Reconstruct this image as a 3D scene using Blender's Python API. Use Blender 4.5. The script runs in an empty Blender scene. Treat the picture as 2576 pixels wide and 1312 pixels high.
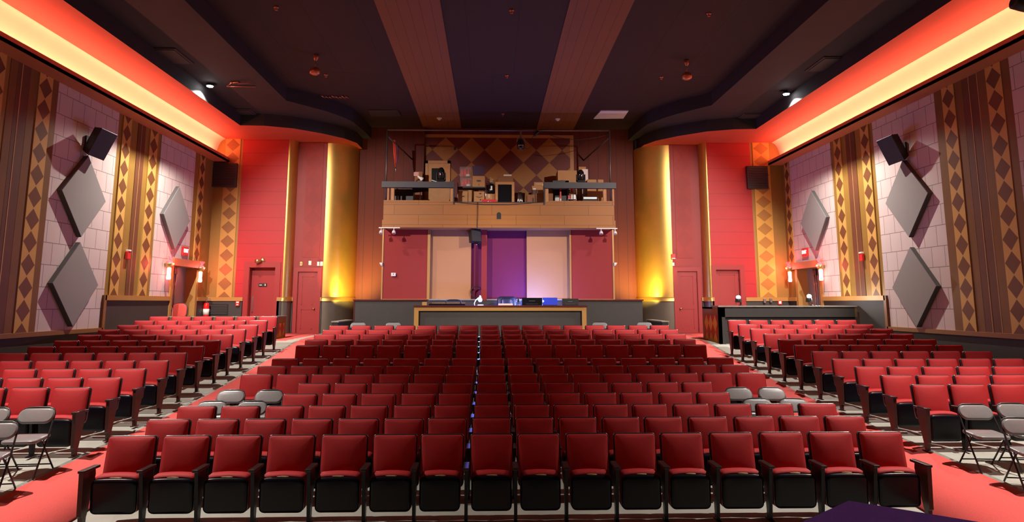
import bpy, bmesh, math, random
from mathutils import Vector, Matrix
random.seed(4)
C = bpy.context.scene.collection
PI = math.pi
# ------------------------------------------------------------------ camera
F, CX, CY, EZ = 1717.0, 1288.0, 509.0, 2.4
PIT = math.atan(253 / F)
YAW = math.atan(52 / F * math.cos(PIT))
RM = Matrix.Rotation(-YAW, 3, 'Z') @ Matrix.Rotation(PI / 2 + PIT, 3, 'X')
cd = bpy.data.cameras.new('camera')
cam = bpy.data.objects.new('camera', cd)
C.objects.link(cam)
cam.location = (0, 0, EZ)
cam.rotation_euler = (PI / 2 + PIT, 0, -YAW)
cd.sensor_width = 36
cd.lens = F / 2576 * 36
cd.shift_y = -(656 - CY) / 2576
cd.clip_end = 200
bpy.context.scene.camera = cam


def ray(x, y):
    return RM @ Vector(((x - CX) / F, (CY - y) / F, -1))


def at(x, y, X=None, Y=None, Z=None):
    """survey point of the photograph on a plane of the room"""
    r = ray(x, y)
    k = X / r.x if X is not None else Y / r.y if Y is not None else (Z - EZ) / r.z
    return Vector((r.x * k, r.y * k, r.z * k + EZ))


# ------------------------------------------------------------------ materials
def lin(h):
    h = h.lstrip('#')
    v = [int(h[i:i + 2], 16) / 255 for i in (0, 2, 4)]
    return tuple(c / 12.92 if c <= .04045 else ((c + .055) / 1.055) ** 2.4 for c in v) + (1,)


M = {}


def base(name):
    m = bpy.data.materials.new(name)
    m.use_nodes = True
    nt = m.node_tree
    M[name] = m
    return m, nt, nt.nodes['Principled BSDF']


def mat(name, col, rough=.6, metal=0., var=.12, scale=30., bump=0., spec=None, emit=None, es=0., trans=0., alpha=1.):
    m, nt, b = base(name)
    col = lin(col) if isinstance(col, str) else tuple(col) + (1,)
    b.inputs['Roughness'].default_value = rough
    b.inputs['Metallic'].default_value = metal
    if spec is not None:
        b.inputs['Specular IOR Level'].default_value = spec
    if trans:
        b.inputs['Transmission Weight'].default_value = trans
    if alpha < 1:
        b.inputs['Alpha'].default_value = alpha
    tc = nt.nodes.new('ShaderNodeTexCoord')
    nz = nt.nodes.new('ShaderNodeTexNoise')
    nz.inputs['Scale'].default_value = scale
    nz.inputs['Detail'].default_value = 3
    nt.links.new(tc.outputs['Object'], nz.inputs['Vector'])
    mx = nt.nodes.new('ShaderNodeMix')
    mx.data_type = 'RGBA'
    lo = tuple(c * (1 - var) for c in col[:3]) + (1,)
    hi = tuple(min(1, c * (1 + var)) for c in col[:3]) + (1,)
    mx.inputs['A'].default_value = lo
    mx.inputs['B'].default_value = hi
    nt.links.new(nz.outputs['Fac'], mx.inputs['Factor'])
    nt.links.new(mx.outputs['Result'], b.inputs['Base Color'])
    if bump:
        bp = nt.nodes.new('ShaderNodeBump')
        bp.inputs['Strength'].default_value = bump
        bp.inputs['Distance'].default_value = .01
        nt.links.new(nz.outputs['Fac'], bp.inputs['Height'])
        nt.links.new(bp.outputs['Normal'], b.inputs['Normal'])
    if emit:
        b.inputs['Emission Color'].default_value = lin(emit) if isinstance(emit, str) else tuple(emit) + (1,)
        b.inputs['Emission Strength'].default_value = es
    return m


def math_n(nt, op, a, b=None):
    n = nt.nodes.new('ShaderNodeMath')
    n.operation = op
    for i, v in enumerate((a, b)):
        if v is None:
            continue
        if isinstance(v, (int, float)):
            n.inputs[i].default_value = v
        else:
            nt.links.new(v, n.inputs[i])
    return n.outputs[0]


def planar(nt, axes):
    tc = nt.nodes.new('ShaderNodeTexCoord')
    sp = nt.nodes.new('ShaderNodeSeparateXYZ')
    nt.links.new(tc.outputs['Object'], sp.inputs[0])
    return [sp.outputs['XYZ'.index(a)] for a in axes]


def diamonds(name, axes, su, sv, ou, ov, cin, cout, k=.5, rough=.6, metal=0.):
    """painted lozenges: cin inside, cout outside"""
    m, nt, b = base(name)
    b.inputs['Roughness'].default_value = rough
    b.inputs['Metallic'].default_value = metal
    u, v = planar(nt, axes)

    def cell(c, s, o):
        t = math_n(nt, 'DIVIDE', math_n(nt, 'SUBTRACT', c, o), s)
        t = math_n(nt, 'SUBTRACT', t, math_n(nt, 'FLOOR', t))
        return math_n(nt, 'ABSOLUTE', math_n(nt, 'SUBTRACT', t, .5))
    d = math_n(nt, 'ADD', cell(u, su, ou), cell(v, sv, ov))
    f = math_n(nt, 'LESS_THAN', d, k)
    mx = nt.nodes.new('ShaderNodeMix')
    mx.data_type = 'RGBA'
    mx.inputs['A'].default_value = lin(cout)
    mx.inputs['B'].default_value = lin(cin)
    nt.links.new(f, mx.inputs['Factor'])
    nt.links.new(mx.outputs['Result'], b.inputs['Base Color'])
    return m


def tiles(name, axes, w, h, col, mortar, var=.05, rough=.75, off=.5, ms=.008, metal=0.):
    m, nt, b = base(name)
    b.inputs['Roughness'].default_value = rough
    b.inputs['Metallic'].default_value = metal
    u, v = planar(nt, axes)
    cb = nt.nodes.new('ShaderNodeCombineXYZ')
    nt.links.new(u, cb.inputs[0])
    nt.links.new(v, cb.inputs[1])
    br = nt.nodes.new('ShaderNodeTexBrick')
    c = lin(col)
    br.inputs['Color1'].default_value = tuple(x * (1 - var) for x in c[:3]) + (1,)
    br.inputs['Color2'].default_value = tuple(min(1, x * (1 + var)) for x in c[:3]) + (1,)
    br.inputs['Mortar'].default_value = lin(mortar)
    br.inputs['Scale'].default_value = 1
    br.inputs['Mortar Size'].default_value = ms
    br.inputs['Mortar Smooth'].default_value = .2
    br.inputs['Brick Width'].default_value = w
    br.inputs['Row Height'].default_value = h
    br.offset = off
    nt.links.new(cb.outputs[0], br.inputs['Vector'])
    nt.links.new(br.outputs['Color'], b.inputs['Base Color'])
    return m


mat('seat_red', (.42, .010, .014), .72, var=.10, scale=60, bump=.05)
mat('seat_black', (.004, .004, .008), .28, var=.2, spec=.25)
mat('rim_black', (.030, .028, .034), .24, var=.2)
mat('arm_wood', (.022, .010, .010), .38, var=.3, scale=12)
mat('end_wood', (.05, .014, .010), .42, var=.3, scale=12)
mat('iron', (.012, .012, .014), .4, metal=.6)
mat('worn', (.42, .32, .16), .8)
mat('vinyl', (.22, .215, .22), .26, var=.1)
mat('chair_frame', (.03, .03, .033), .35, metal=.4)
mat('concrete', (.38, .375, .33), .8, var=.25, scale=3.0, bump=.1)
mat('carpet', (.66, .085, .075), .95, var=.35, scale=140, bump=.3)
mat('strip_metal', (.24, .23, .20), .55, var=.3, scale=4)
mat('black_ceiling', (.017, .014, .017), .8, var=.3, scale=1.2)
tiles('cove_tinted_ceiling', 'XY', 1.15, 6.0, '#2a1012', '#140708', .15, .8, ms=.018)  # black ceiling; red bounce from the coves is painted into its colour
tiles('stripe_paint', 'XY', .235, 60.0, '#7c4a28', '#57321b', .02, .7, ms=.006)
mat('soffit_paint', (.50, .080, .042), .7, var=.08, scale=2.0)
mat('cove_paint', (.82, .62, .40), .65, var=.05, scale=2.5)
mat('lip_paint', (.42, .13, .055), .6)
mat('gold_band', (.30, .165, .035), .5, metal=.25, var=.1, scale=3)
mat('gold_band_dark', (.19, .085, .022), .5, metal=.2, var=.15, scale=3)
mat('brown_band', (.13, .045, .018), .55, metal=.15, var=.15, scale=3)
mat('bright_line', (.5, .25, .10), .5)
tiles('pink_tile', 'YZ', .44, .455, '#c6b2ae', '#7d6a68', .03)
tiles('red_panel', 'XZ', 40, .432, '#ab1a20', '#7a0f14', .0, .55, ms=.006)
mat('red_wall', (.27, .018, .018), .55, var=.06, scale=3)
mat('red_paint', (.30, .020, .020), .42, var=.06, scale=4)
mat('red_paint_dark', (.30, .012, .014), .5, var=.06)
mat('gold_column', (.64, .38, .10), .37, metal=.8, var=.08, scale=4)
mat('dado', (.034, .028, .027), .6, var=.15, scale=5)
mat('dado_column', (.16, .14, .11), .38, metal=.5, var=.1, scale=5)
mat('rail_gold', (.42, .22, .06), .45, metal=.2, var=.1)
mat('rail_brown', (.25, .10, .03), .5, var=.15)
tiles('fluted', 'XZ', .33, 60, '#561508', '#350c05', .05, .7, ms=.01)
mat('tan_board', (.40, .19, .07), .6, var=.15, scale=4)
tiles('tan_front', 'XZ', 1.55, .32, '#9a6022', '#5e3815', .05, .55, ms=.006)
mat('tan_panel', (.44, .20, .075), .65, var=.05, scale=2)
mat('maroon_panel', (.27, .018, .014), .75, var=.06, scale=40)
mat('maroon_dark', (.16, .004, .045), .75, var=.06)
mat('maroon_cap', (.085, .012, .012), .3, var=.2)
mat('rail_purple', (.022, .016, .025), .5, var=.1)
mat('raw_wood', (.45, .21, .08), .6, var=.2, scale=9)
diamonds('mural', 'XZ', .924, .905, -1.652 - .462, 7.797 - .4525, '#8f5a20', '#5c150f')
diamonds('strip_side', 'YZ', .42, .451, 0, 0, '#6e4426', '#c69a52', .495, .5, .15)
diamonds('strip_rear', 'XZ', .50, .459, 0, 0, '#8a5a2c', '#b98a45', .48, .5, .15)
diamonds('harlequin', 'YZ', .36, .46, 0, 0, '#c98f2a', '#a02a1c', .5)
diamonds('red_lozenge', 'XZ', .55, .64, 0, 0, '#932a27', '#8c2725', .47)
mat('panel_grey', (.24, .22, .21), .9, var=.08, scale=120, bump=.1)
mat('panel_edge', (.085, .08, .082), .9)
mat('speaker_black', (.012, .012, .013), .55)
mat('black', (.008, .008, .009), .5)
mat('black_gloss', (.008, .008, .01), .18)
mat('grille', (.03, .025, .025), .6, var=.5, scale=60)
mat('white_plastic', (.75, .72, .68), .45)
mat('chrome', (.75, .75, .77), .22, metal=1)
mat('steel', (.35, .34, .34), .35, metal=.9)
mat('brass', (.55, .38, .16), .35, metal=.9)
mat('door_grey', (.32, .28, .25), .45, metal=.3)
mat('alarm_red', (.6, .02, .02), .4)
mat('extinguisher', (.62, .012, .012), .25)
mat('label_white', (.8, .78, .72), .6)
mat('cardboard', (.42, .21, .09), .8, var=.08, scale=8)
mat('cardboard_dark', (.25, .10, .045), .8, var=.08)
mat('tape', (.55, .42, .26), .4)
mat('print_dark', (.05, .03, .03), .7)
mat('clear_plastic', (.5, .4, .42), .15, alpha=.16)
mat('smoke_plastic', (.10, .06, .11), .25, alpha=.8)
mat('red_cup', (.75, .05, .03), .45)
mat('blue_shell', (.03, .06, .65), .35)
mat('navy_leather', (.02, .022, .035), .35)
mat('paper', (.75, .6, .58), .8)
mat('purple_lit_carpet', (.10, .065, .16), .95, var=.4, scale=160, bump=.3)  # black carpet with the purple light on it mixed into its colour
mat('stage_black', (.02, .018, .02), .7)
mat('pipe', (.10, .085, .085), .4, metal=.6)
mat('banquet_red', (.50, .06, .045), .75)
mat('strap_red', (.6, .05, .02), .7)
mat('strap_purple', (.12, .05, .25), .7)
mat('globe_copper', (.5, .16, .09), .25, metal=.5)
mat('glow_white', (1, 1, 1), emit=(1, 1, 1), es=60)
mat('glow_tube', (1, .6, .55), emit=(1, .42, .36), es=5)
mat('glow_red', (.9, .05, .06), emit=(1, .06, .07), es=2.6)
mat('glow_exit', (1, 1, 1), emit=(1, .75, .72), es=1.6)
mat('exit_face', (.5, .02, .02), emit=(1, .03, .03), es=.25)
mat('glow_blue', (.3, .5, 1), emit=(.10, .22, 1), es=3)
mat('glow_led', (.5, .7, 1), emit=(.22, .38, 1), es=8)
mat('glow_lamp', (1, 1, 1), emit=(1, .97, .95), es=4)


# ------------------------------------------------------------------ mesh builder
class MB:
    def __init__(s, *mats):
        s.bm = bmesh.new()
        s.mats = list(mats)
        s.T = Matrix.Identity(4)

    def v(s, p):
        return s.bm.verts.new(s.T @ Vector(p))

    def face(s, vs, mi=0, smooth=False):
        try:
            f = s.bm.faces.new(vs)
        except ValueError:
            return None
        f.material_index = mi
        f.smooth = smooth
        return f

    def poly(s, pts, mi=0):
        return s.face([s.v(p) for p in pts], mi)

    def box(s, x0, x1, y0, y1, z0, z1, mi=0, bev=0.):
        x0, x1 = min(x0, x1), max(x0, x1)
        y0, y1 = min(y0, y1), max(y0, y1)
        z0, z1 = min(z0, z1), max(z0, z1)
        v = [s.v((x, y, z)) for z in (z0, z1) for y in (y0, y1) for x in (x0, x1)]
        fs = [s.face([v[i] for i in q], mi) for q in
              ((0, 2, 3, 1), (4, 5, 7, 6), (0, 1, 5, 4), (2, 6, 7, 3), (0, 4, 6, 2), (1, 3, 7, 5))]
        if bev:
            es = list({e for f in fs for e in f.edges})
            r = bmesh.ops.bevel(s.bm, geom=es, offset=bev, segments=2, affect='EDGES', profile=.5)
            for f in r['faces']:
                f.material_index = mi
        return s

    def prism(s, pts, lo, hi, axis='Z', mi=0, cap=None):
        """extrude a 2-D outline along an axis"""
        def P(p, t):
            return (p[0], p[1], t) if axis == 'Z' else (p[0], t, p[1]) if axis == 'Y' else (t, p[0], p[1])
        a = [s.v(P(p, lo)) for p in pts]
        b = [s.v(P(p, hi)) for p in pts]
        n = len(pts)
        for i in range(n):
            s.face([a[i], a[(i + 1) % n], b[(i + 1) % n], b[i]], mi)
        s.face(a[::-1], mi if cap is None else cap)
        s.face(b, mi if cap is None else cap)
        return s

    def rings(s, rr, mi=0, cap0=True, cap1=True, smooth=True, close=True):
        R = [[s.v(p) for p in r] for r in rr]
        n = len(R[0])
        for a, b in zip(R, R[1:]):
            for i in range(n if close else n - 1):
                s.face([a[i], a[(i + 1) % n], b[(i + 1) % n], b[i]], mi, smooth)
        if cap0:
            s.face(R[0][::-1], mi, False)
        if cap1:
            s.face(R[-1], mi, smooth)
        return s

    def lathe(s, prof, c=(0, 0, 0), n=14, mi=0, axis='Z', smooth=True):
        def P(r, h, a):
            u, w = r * math.cos(a), r * math.sin(a)
            d = {'Z': (u, w, h), 'Y': (u, h, -w), 'X': (h, u, w)}[axis]
            return (c[0] + d[0], c[1] + d[1], c[2] + d[2])
        rr = [[P(r, h, 2 * PI * i / n) for i in range(n)] for r, h in prof]
        return s.rings(rr, mi, True, True, smooth)

    def cyl(s, c, r, h, n=14, mi=0, axis='Z'):
        return s.lathe([(r, 0), (r, h)], c, n, mi, axis)

    def tube(s, pts, r, n=8, mi=0, closed=False):
        pts = [Vector(p) for p in pts]
        rr = []
        up = None
        for i, p in enumerate(pts):
            if closed:
                t = pts[(i + 1) % len(pts)] - pts[i - 1]
            else:
                t = (pts[min(i + 1, len(pts) - 1)] - pts[max(i - 1, 0)])
            t.normalize()
            if up is None:
                up = Vector((0, 0, 1)) if abs(t.z) < .9 else Vector((0, 1, 0))
            x = up.cross(t)
            if x.length < 1e-4:
                x = Vector((1, 0, 0)).cross(t)
            x.normalize()
            up = t.cross(x)
            rr.append([p + (x * math.cos(2 * PI * k / n) + up * math.sin(2 * PI * k / n)) * r for k in range(n)])
        if closed:
            rr.append(rr[0])
        return s.rings(rr, mi, not closed, not closed)

    def slab(s, w, h, t, rad, bulge=0., edge=.012, mi=0, seg=4, arch=0., sub=5):
        """upholstered rounded slab in XZ, front towards -Y, centred"""
        def ring(ins, y):
            hw, hh, r = w / 2 - ins, h / 2 - ins, max(rad - ins, .004)
            o = []
            for cx, cz, a0 in ((hw - r, hh - r, 0), (-hw + r, hh - r, PI / 2), (-hw + r, -hh + r, PI), (hw - r, -hh + r, 1.5 * PI)):
                for k in range(seg + 1):
                    a = a0 + PI / 2 * k / seg
                    x, z = cx + r * math.cos(a), cz + r * math.sin(a)
                    if arch and z > 0:
                        z += arch * (1 - (x / hw) ** 2) * (z / hh)
                    o.append((x, y, z))
            p = []
            m = seg + 1
            for q in range(4):
                p += o[q * m:(q + 1) * m]
                a_, b_ = o[(q + 1) * m - 1], o[(q + 1) * m % (4 * m)]
                for k in range(1, sub + 1):
                    f_ = k / (sub + 1)
                    x, z = a_[0] + (b_[0] - a_[0]) * f_, a_[2] + (b_[2] - a_[2]) * f_
                    if arch and q == 0:
                        z = hh + arch * (1 - (x / hw) ** 2)
                    p.append((x, y, z))
            return p
        rr = [ring(edge, t / 2), ring(0, t / 2 - edge), ring(0, -t / 2 + edge), ring(edge * .35, -t / 2 + edge * .3), ring(edge * 1.2, -t / 2)]
        if bulge:
            m_ = min(w, h) / 2
            for u in (.12, .22, .34, .48, .64, .82):
                rr.append([(x, -t / 2 - bulge * (1 - abs(2 * x / w) ** 2.6) * (1 - min(1, abs(2 * z / h)) ** 2.6), z) for x, _, z in ring(m_ * u, 0)])
        return s.rings(rr, mi)

    def build(s, name, parent=None, loc=None, rot=0., mats=None):
        me = bpy.data.meshes.new(name)
        bmesh.ops.recalc_face_normals(s.bm, faces=s.bm.faces)
        s.bm.to_mesh(me)
        s.bm.free()
        for m in (mats or s.mats):
            me.materials.append(M[m])
        o = bpy.data.objects.new(name, me)
        C.objects.link(o)
        if parent:
            o.parent = parent
        if loc is not None:
            o.location = loc
        if rot:
            o.rotation_euler = (0, 0, rot)
        return o


def tag(o, label=None, cat=None, group=None, kind=None):
    if label:
        o['label'] = label
    if cat:
        o['category'] = cat
    if group:
        o['group'] = group
    if kind:
        o['kind'] = kind
    return o


def thing(name, label, cat, loc=(0, 0, 0), rot=0., group=None):
    o = bpy.data.objects.new(name, None)
    C.objects.link(o)
    o.location = loc
    o.rotation_euler = (0, 0, rot)
    o.empty_display_size = .1
    return tag(o, label, cat, group)


def struct(o):
    o['kind'] = 'structure'
    return o


def kids(o):
    return [c for c in bpy.data.objects if c.parent == o]


def copy_tree(src, tree, loc, rot=0., scale=None):
    """tree: list of (part, [sub-parts]) cached once"""
    r = src.copy()
    C.objects.link(r)
    r.location = loc
    r.rotation_euler = (0, 0, rot)
    if scale:
        r.scale = scale
    for p, subs in tree:
        c = p.copy()
        C.objects.link(c)
        c.parent = r
        for q in subs:
            d = q.copy()
            C.objects.link(d)
            d.parent = c
    return r


def tree_of(o):
    return [(c, kids(c)) for c in kids(o)]


def lerp(tab, t):
    if t <= tab[0][0]:
        a, b = tab[0], tab[1]
    elif t >= tab[-1][0]:
        a, b = tab[-2], tab[-1]
    else:
        for a, b in zip(tab, tab[1:]):
            if a[0] <= t <= b[0]:
                break
    return a[1] + (b[1] - a[1]) * (t - a[0]) / (b[0] - a[0])


ORD = ['front', 'second', 'third', 'fourth', 'fifth', 'sixth', 'seventh', 'eighth', 'ninth', 'tenth', 'eleventh', 'twelfth',
       'thirteenth', 'fourteenth', 'fifteenth', 'sixteenth']
NTH = ['first'] + ORD[1:]

# ------------------------------------------------------------------ key dimensions
WL, WR = -9.19, 9.85
YB, YB2, YR = 22.5, 22.85, 23.85        # rear side walls, door bays, deep recess
ZS, ZO, ZC = 7.815, 8.195, 8.597        # soffit, outer ceiling, main ceiling
ZU = 7.06                               # underside of the light cove
ZFR = 1.27                              # rear floor
SC = .944                               # seat module
SH = .86 * SC                           # seat height
RY = [8.0, 8.72, 9.50, 10.30, 11.17, 12.08, 13.0, 13.9, 15.02, 15.75, 16.47, 17.18, 17.88]
RY = [y * SC for y in RY]
RPY = [1090, 1050, 1017.5, 988, 962, 939.6, 918.6, 900, 867, 853, 840, 828.6, 818]
SY = [10.0, 10.9, 11.72, 12.56, 13.4, 14.25, 15.06, 15.82, 16.58, 17.32, 18.0, 18.7]
SY = [y * SC for y in SY]
LPY = [970, 946, 924, 904, 885, 868.5, 854, 840, 827, 816, 805, 795]
zc_tab = [(y, at(1236, p, Y=y).z - SH) for y, p in zip(RY, RPY)]
zs_tab = [(y, at(1236, p, Y=y).z - SH) for y, p in zip(SY, LPY)]
zc_tab = [(4.0, zc_tab[0][1] - .26)] + zc_tab + [(18.0, zc_tab[-1][1] + .10), (20.0, ZFR), (24.0, ZFR)]
zs_tab = [(4.0, zs_tab[0][1] - .36)] + zs_tab + [(18.6, 1.38), (19.4, 1.42), (24.0, 1.43)]
XA = (-5.32, -4.36, 4.70, 5.80)         # aisle edges


def floor_z(x, y):
    zc, zs = lerp(zc_tab, y), lerp(zs_tab, y)
    if x < XA[0] or x > XA[3]:
        return zs
    if x < XA[1]:
        return zc + (zs - zc) * (XA[1] - x) / (XA[1] - XA[0])
    if x > XA[2]:
        return zc + (zs - zc) * (x - XA[2]) / (XA[3] - XA[2])
    return zc


def on_floor(px, py, h=0.):
    """where a sight line meets the floor raised by h"""
    r = ray(px, py)
    t = 2.0
    while t < 30:
        p = r * t
        if p.z + EZ <= floor_z(p.x, p.y) + h:
            return Vector((p.x, p.y, p.z + EZ))
        t += .005
    return None


# ------------------------------------------------------------------ floor and carpets
ys = [3.6] + [4.5 + .35 * i for i in range(56)]
ys = [y for y in ys if y < 24] + [24.0]
xs = [WL - .12, -7.5, XA[0], (XA[0] + XA[1]) / 2, XA[1], -2.3, 0, 2.5, XA[2], (XA[2] + XA[3]) / 2, XA[3], 8, WR + .12]


def sheet(b, xs, ys, dz, mi=0, xf=None):
    g = [[b.v((x if xf is None else xf(i, y), y, floor_z(x if xf is None else xf(i, y), y) + dz)) for i, x in enumerate(xs)] for y in ys]
    for r0, r1 in zip(g, g[1:]):
        for k in range(len(xs) - 1):
            b.face([r0[k], r0[k + 1], r1[k + 1], r1[k]], mi, True)
    return g


b = MB('concrete')
g = sheet(b, xs, ys, 0)
o = struct(b.build('floor'))
sm = o.modifiers.new('thick', 'SOLIDIFY')
sm.thickness = .2
sm.offset = -1

ledge = [(0, 1257), (150, 1182), (300, 1108), (440, 1040), (560, 980), (640, 940), (700, 897)]
redge = [(2576, 1258), (2490, 1213), (2400, 1165), (2290, 1105)]
LE = [on_floor(*p) for p in ledge]
RE = [on_floor(*p) for p in redge]
xl = min(p.x for p in LE[1:4]) * .5 + max(p.x for p in LE[1:4]) * .5
xr = sum(p.x for p in RE) / len(RE)
ya = [5.0 + .4 * i for i in range(35)] + [18.95]
for nm, x0, x1, lab in (('aisle_carpet', xl, -4.25, 'red aisle carpet sloping up along the left block of seats'),
                        ('aisle_carpet', 4.60, xr, 'red aisle carpet sloping up along the right block of seats')):
    b = MB('carpet')
    sheet(b, [x0, (x0 + x1) / 2, x1], ya, .014)
    o = b.build(nm)
    sm = o.modifiers.new('thick', 'SOLIDIFY')
    sm.thickness = .012
    tag(o, lab, 'carpet')
for x0, lab in ((xl, 'grey metal edging strip between left aisle carpet and concrete'), (xr, 'grey metal edging strip between right aisle carpet and concrete')):
    b = MB('strip_metal', 'chrome')
    sg = -1 if x0 < 0 else 1
    sheet(b, [x0, x0 + sg * .055], ya, .022)
    for i in range(22):
        y = 7.2 + i * .52
        x = x0 + sg * .028
        z = floor_z(x, y) + .026
        b.box(x - .012, x + .012, y - .03, y + .03, z - .004, z + .001, 1)
    o = b.build('edging_strip')
    tag(o, lab, 'strip')
for x0, x1, q0, q1, lab in ((-5.86, -4.46, -6.6, -5.86, 'red carpet at the back in front of the left panel door'), (4.95, 5.98, 5.98, 7.05, 'red carpet at the back in front of the right panel door')):
    b = MB('carpet')
    sheet(b, [x0, (x0 + x1) / 2, x1], [18.96, 19.4, 20.0, 21, 22.78], .014)
    sheet(b, [q0, q1], [20.45 if x0 < 0 else 19.75, 21, 22.78], .014)
    o = b.build('rear_carpet')
    sm = o.modifiers.new('thick', 'SOLIDIFY')
    sm.thickness = .012
    tag(o, lab, 'carpet')

# ------------------------------------------------------------------ stage in front (camera stands on it)
b = MB('stage_black')
b.box(-7.5, 8.0, -3.0, 3.5, -.3, .95)
struct(b.build('stage_floor'))

# ------------------------------------------------------------------ ceilings, soffit, coves
XM = (WL + WR) / 2
fL = [(-7.76, -3), (-7.76, 20.70), (-7.04, 20.72), (-6.23, 21.02), (-5.48, 21.65), (-4.91, 22.31), (-4.62, 22.95), (-4.6, YR)]
fR = [(8.30, -3), (8.30, 20.66), (7.62, 20.72), (6.85, 21.02), (6.10, 21.65), (5.53, 22.31), (5.26, 22.95), (5.2, YR)]
sL = [(-5.96, -3), (-5.96, 19.3), (-5.5, 19.85), (-5.05, 20.4), (-4.72, 21.0), (-4.5, 21.6), (-4.35, 22.9), (-4.3, YR)]
sR = [(6.50, -3), (6.50, 19.4), (6.05, 19.95), (5.62, 20.5), (5.3, 21.1), (5.1, 21.6), (4.95, 22.9), (4.9, YR)]


def ribbon(b, pts, z0, z1, mi=0, smooth=False):
    a = [b.v((x, y, z0)) for x, y in pts]
    c = [b.v((x, y, z1)) for x, y in pts]
    for i in range(len(pts) - 1):
        b.face([a[i], a[i + 1], c[i + 1], c[i]], mi, smooth)


def flat(b, p, q, z, mi=0):
    a = [b.v((x, y, z)) for x, y in p]
    c = [b.v((x, y, z)) for x, y in q]
    for i in range(len(p) - 1):
        b.face([a[i], a[i + 1], c[i + 1], c[i]], mi)


b = MB('cove_tinted_ceiling')
flat(b, sL, sR, ZC)
struct(b.build('ceiling'))
for nm, f, s_ in (('left', fL, sL), ('right', fR, sR)):
    b = MB('black_ceiling')
    flat(b, f, s_, ZO)
    ribbon(b, f, ZS, ZO)
    ribbon(b, s_, ZO, ZC)
    struct(b.build('ceiling_drop_' + nm))
for nm, f, w, sg in (('left', fL, WL, 1), ('right', fR, WR, -1)):
    b = MB('soffit_paint')
    xi = w + sg * .30
    q = [(xi, -3), (xi, 20.7), (xi, 21.2), (xi, 21.8), (xi, 22.3), (xi, YB), (xi + sg * 2.6, YB2 + .02), (xi + sg * 4.2, YR)]
    flat(b, f, q, ZS)
    struct(b.build('ceiling_soffit_' + nm))
    # concave cove above the light trough
    b = MB('cove_paint')
    prof = []
    for k in range(9):
        a = PI / 2 * k / 8
        prof.append((w + sg * (.02 + .29 * (1 - math.cos(a))), ZU + .08 + (ZS - ZU - .08) * math.sin(a)))
    rr = [[(x, y, z) for x, z in prof] for y in [-3 + .85 * i for i in range(30)] + [YB]]
    b.rings(rr, 0, False, False, True, close=False)
    struct(b.build('trim_cove_' + nm))
    b = MB('lip_paint')
    xo = w + sg * .47
    b.box(w, xo, -3, YB, ZU - .03, ZU + .03)
    b.box(xo, xo - sg * .035, -3, YB, ZU - .03, ZU + .115)
    struct(b.build('trim_cove_lip_' + nm))
for nm, x0, x1 in (('left', -2.45, -1.09), ('right', 1.60, 2.93)):
    b = MB('stripe_paint')
    b.box(x0, x1, -3, YR, ZC - .02, ZC + .02)
    struct(b.build('ceiling_stripe_' + nm))

# ------------------------------------------------------------------ side walls
def side_wall(nm, W, sg, doorY, bands, pinks, strips):
    def yb(px, py):
        return at(px, py, X=W).y
    dy0, dy1 = doorY
    t0, t1 = (W - .5, W) if sg > 0 else (W, W + .5)
    b = MB('gold_band')
    b.box(t0, t1, -3, dy0, -.5, ZU)
    b.box(t0, t1, dy1, YB + .5, -.5, ZU)
    b.box(t0, t1, dy0, dy1, 3.52, ZU)
    b.box(t0, t1, -3, YB + .5, ZU, ZC + .1)
    w = struct(b.build('wall_' + nm))
    for mt, y0, y1, th in bands:
        b = MB(mt)
        b.box(W, W + sg * th, y0, y1, 1.0 if y1 < 16.7 else 2.0, ZU)
        b.build('painted_band', w)
    for y0, y1, zb in pinks:
        b = MB('pink_tile')
        b.box(W, W + sg * .02, y0, y1, zb, ZU)
        b.build('tile_panel', w)
    for y0, y1, zb, zref in strips:
        su = y1 - y0
        b = MB('strip_side')
        b.box(-.0, sg * .03, 0, su, 0, ZU - zb)
        o = b.build('diamond_strip', w, (W, y0, zb))
        # each strip has its own width, so its own paint layout
        key = 'strip_side_%d' % round(su * 1000)
        if key not in M:
            diamonds(key, 'YZ', su, .451, 0, .225, '#6e4426', '#c69a52', .485, .5, .15)
        o.data.materials.clear()
        o.data.materials.append(M[key])
    return w


def Yl(px, py):
    return at(px, py, X=WL).y


def Yr(px, py):
    return at(px, py, X=WR).y


ZN, ZFAR = 1.80, 2.56
yA0, yA1 = Yl(29, 842), Yl(66, 840)
yB0, yB1, yC0, yC1 = Yl(271, 744), Yl(293, 744), Yl(344, 744), Yl(365, 744)
yD0, yD1 = Yl(485, 648), Yl(499, 645)
yp0, yp1 = Yl(83, 838), Yl(252, 828)
y00 = Yl(14, 145)
lw = side_wall('left', WL, 1, (19.98, 21.55),
               [('brown_band', y00 + .35, yA0 - .25, .012), ('bright_line', (y00 + yA0) / 2 - .02, (y00 + yA0) / 2 + .005, .016),
                ('gold_band_dark', y00 + .15, y00 + .35, .010), ('gold_band_dark', yA0 - .25, yA0, .014), ('gold_band_dark', yA1, yp0, .025),
                ('brown_band', Yl(313, 744), Yl(333, 744), .012), ('bright_line', Yl(322, 744), Yl(322.8, 744), .016),
                ('gold_band_dark', 8.0, y00 - .45, .01)],
               [(yp0, yp1, ZN), (Yl(375, 744), 19.84, ZFAR), (19.84, Yl(473, 650), 3.60), (9.5, y00 - .9, ZN)],
               [(y00 - .42, y00, ZN, 0), (yA0, yA1, ZN, 0), (yB0, yB1, ZFAR, 0), (yC0, yC1, ZFAR, 0), (yD0, yD1, ZFAR + .9, 0)])
r412 = lambda x: Yr(x, 412)
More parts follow.
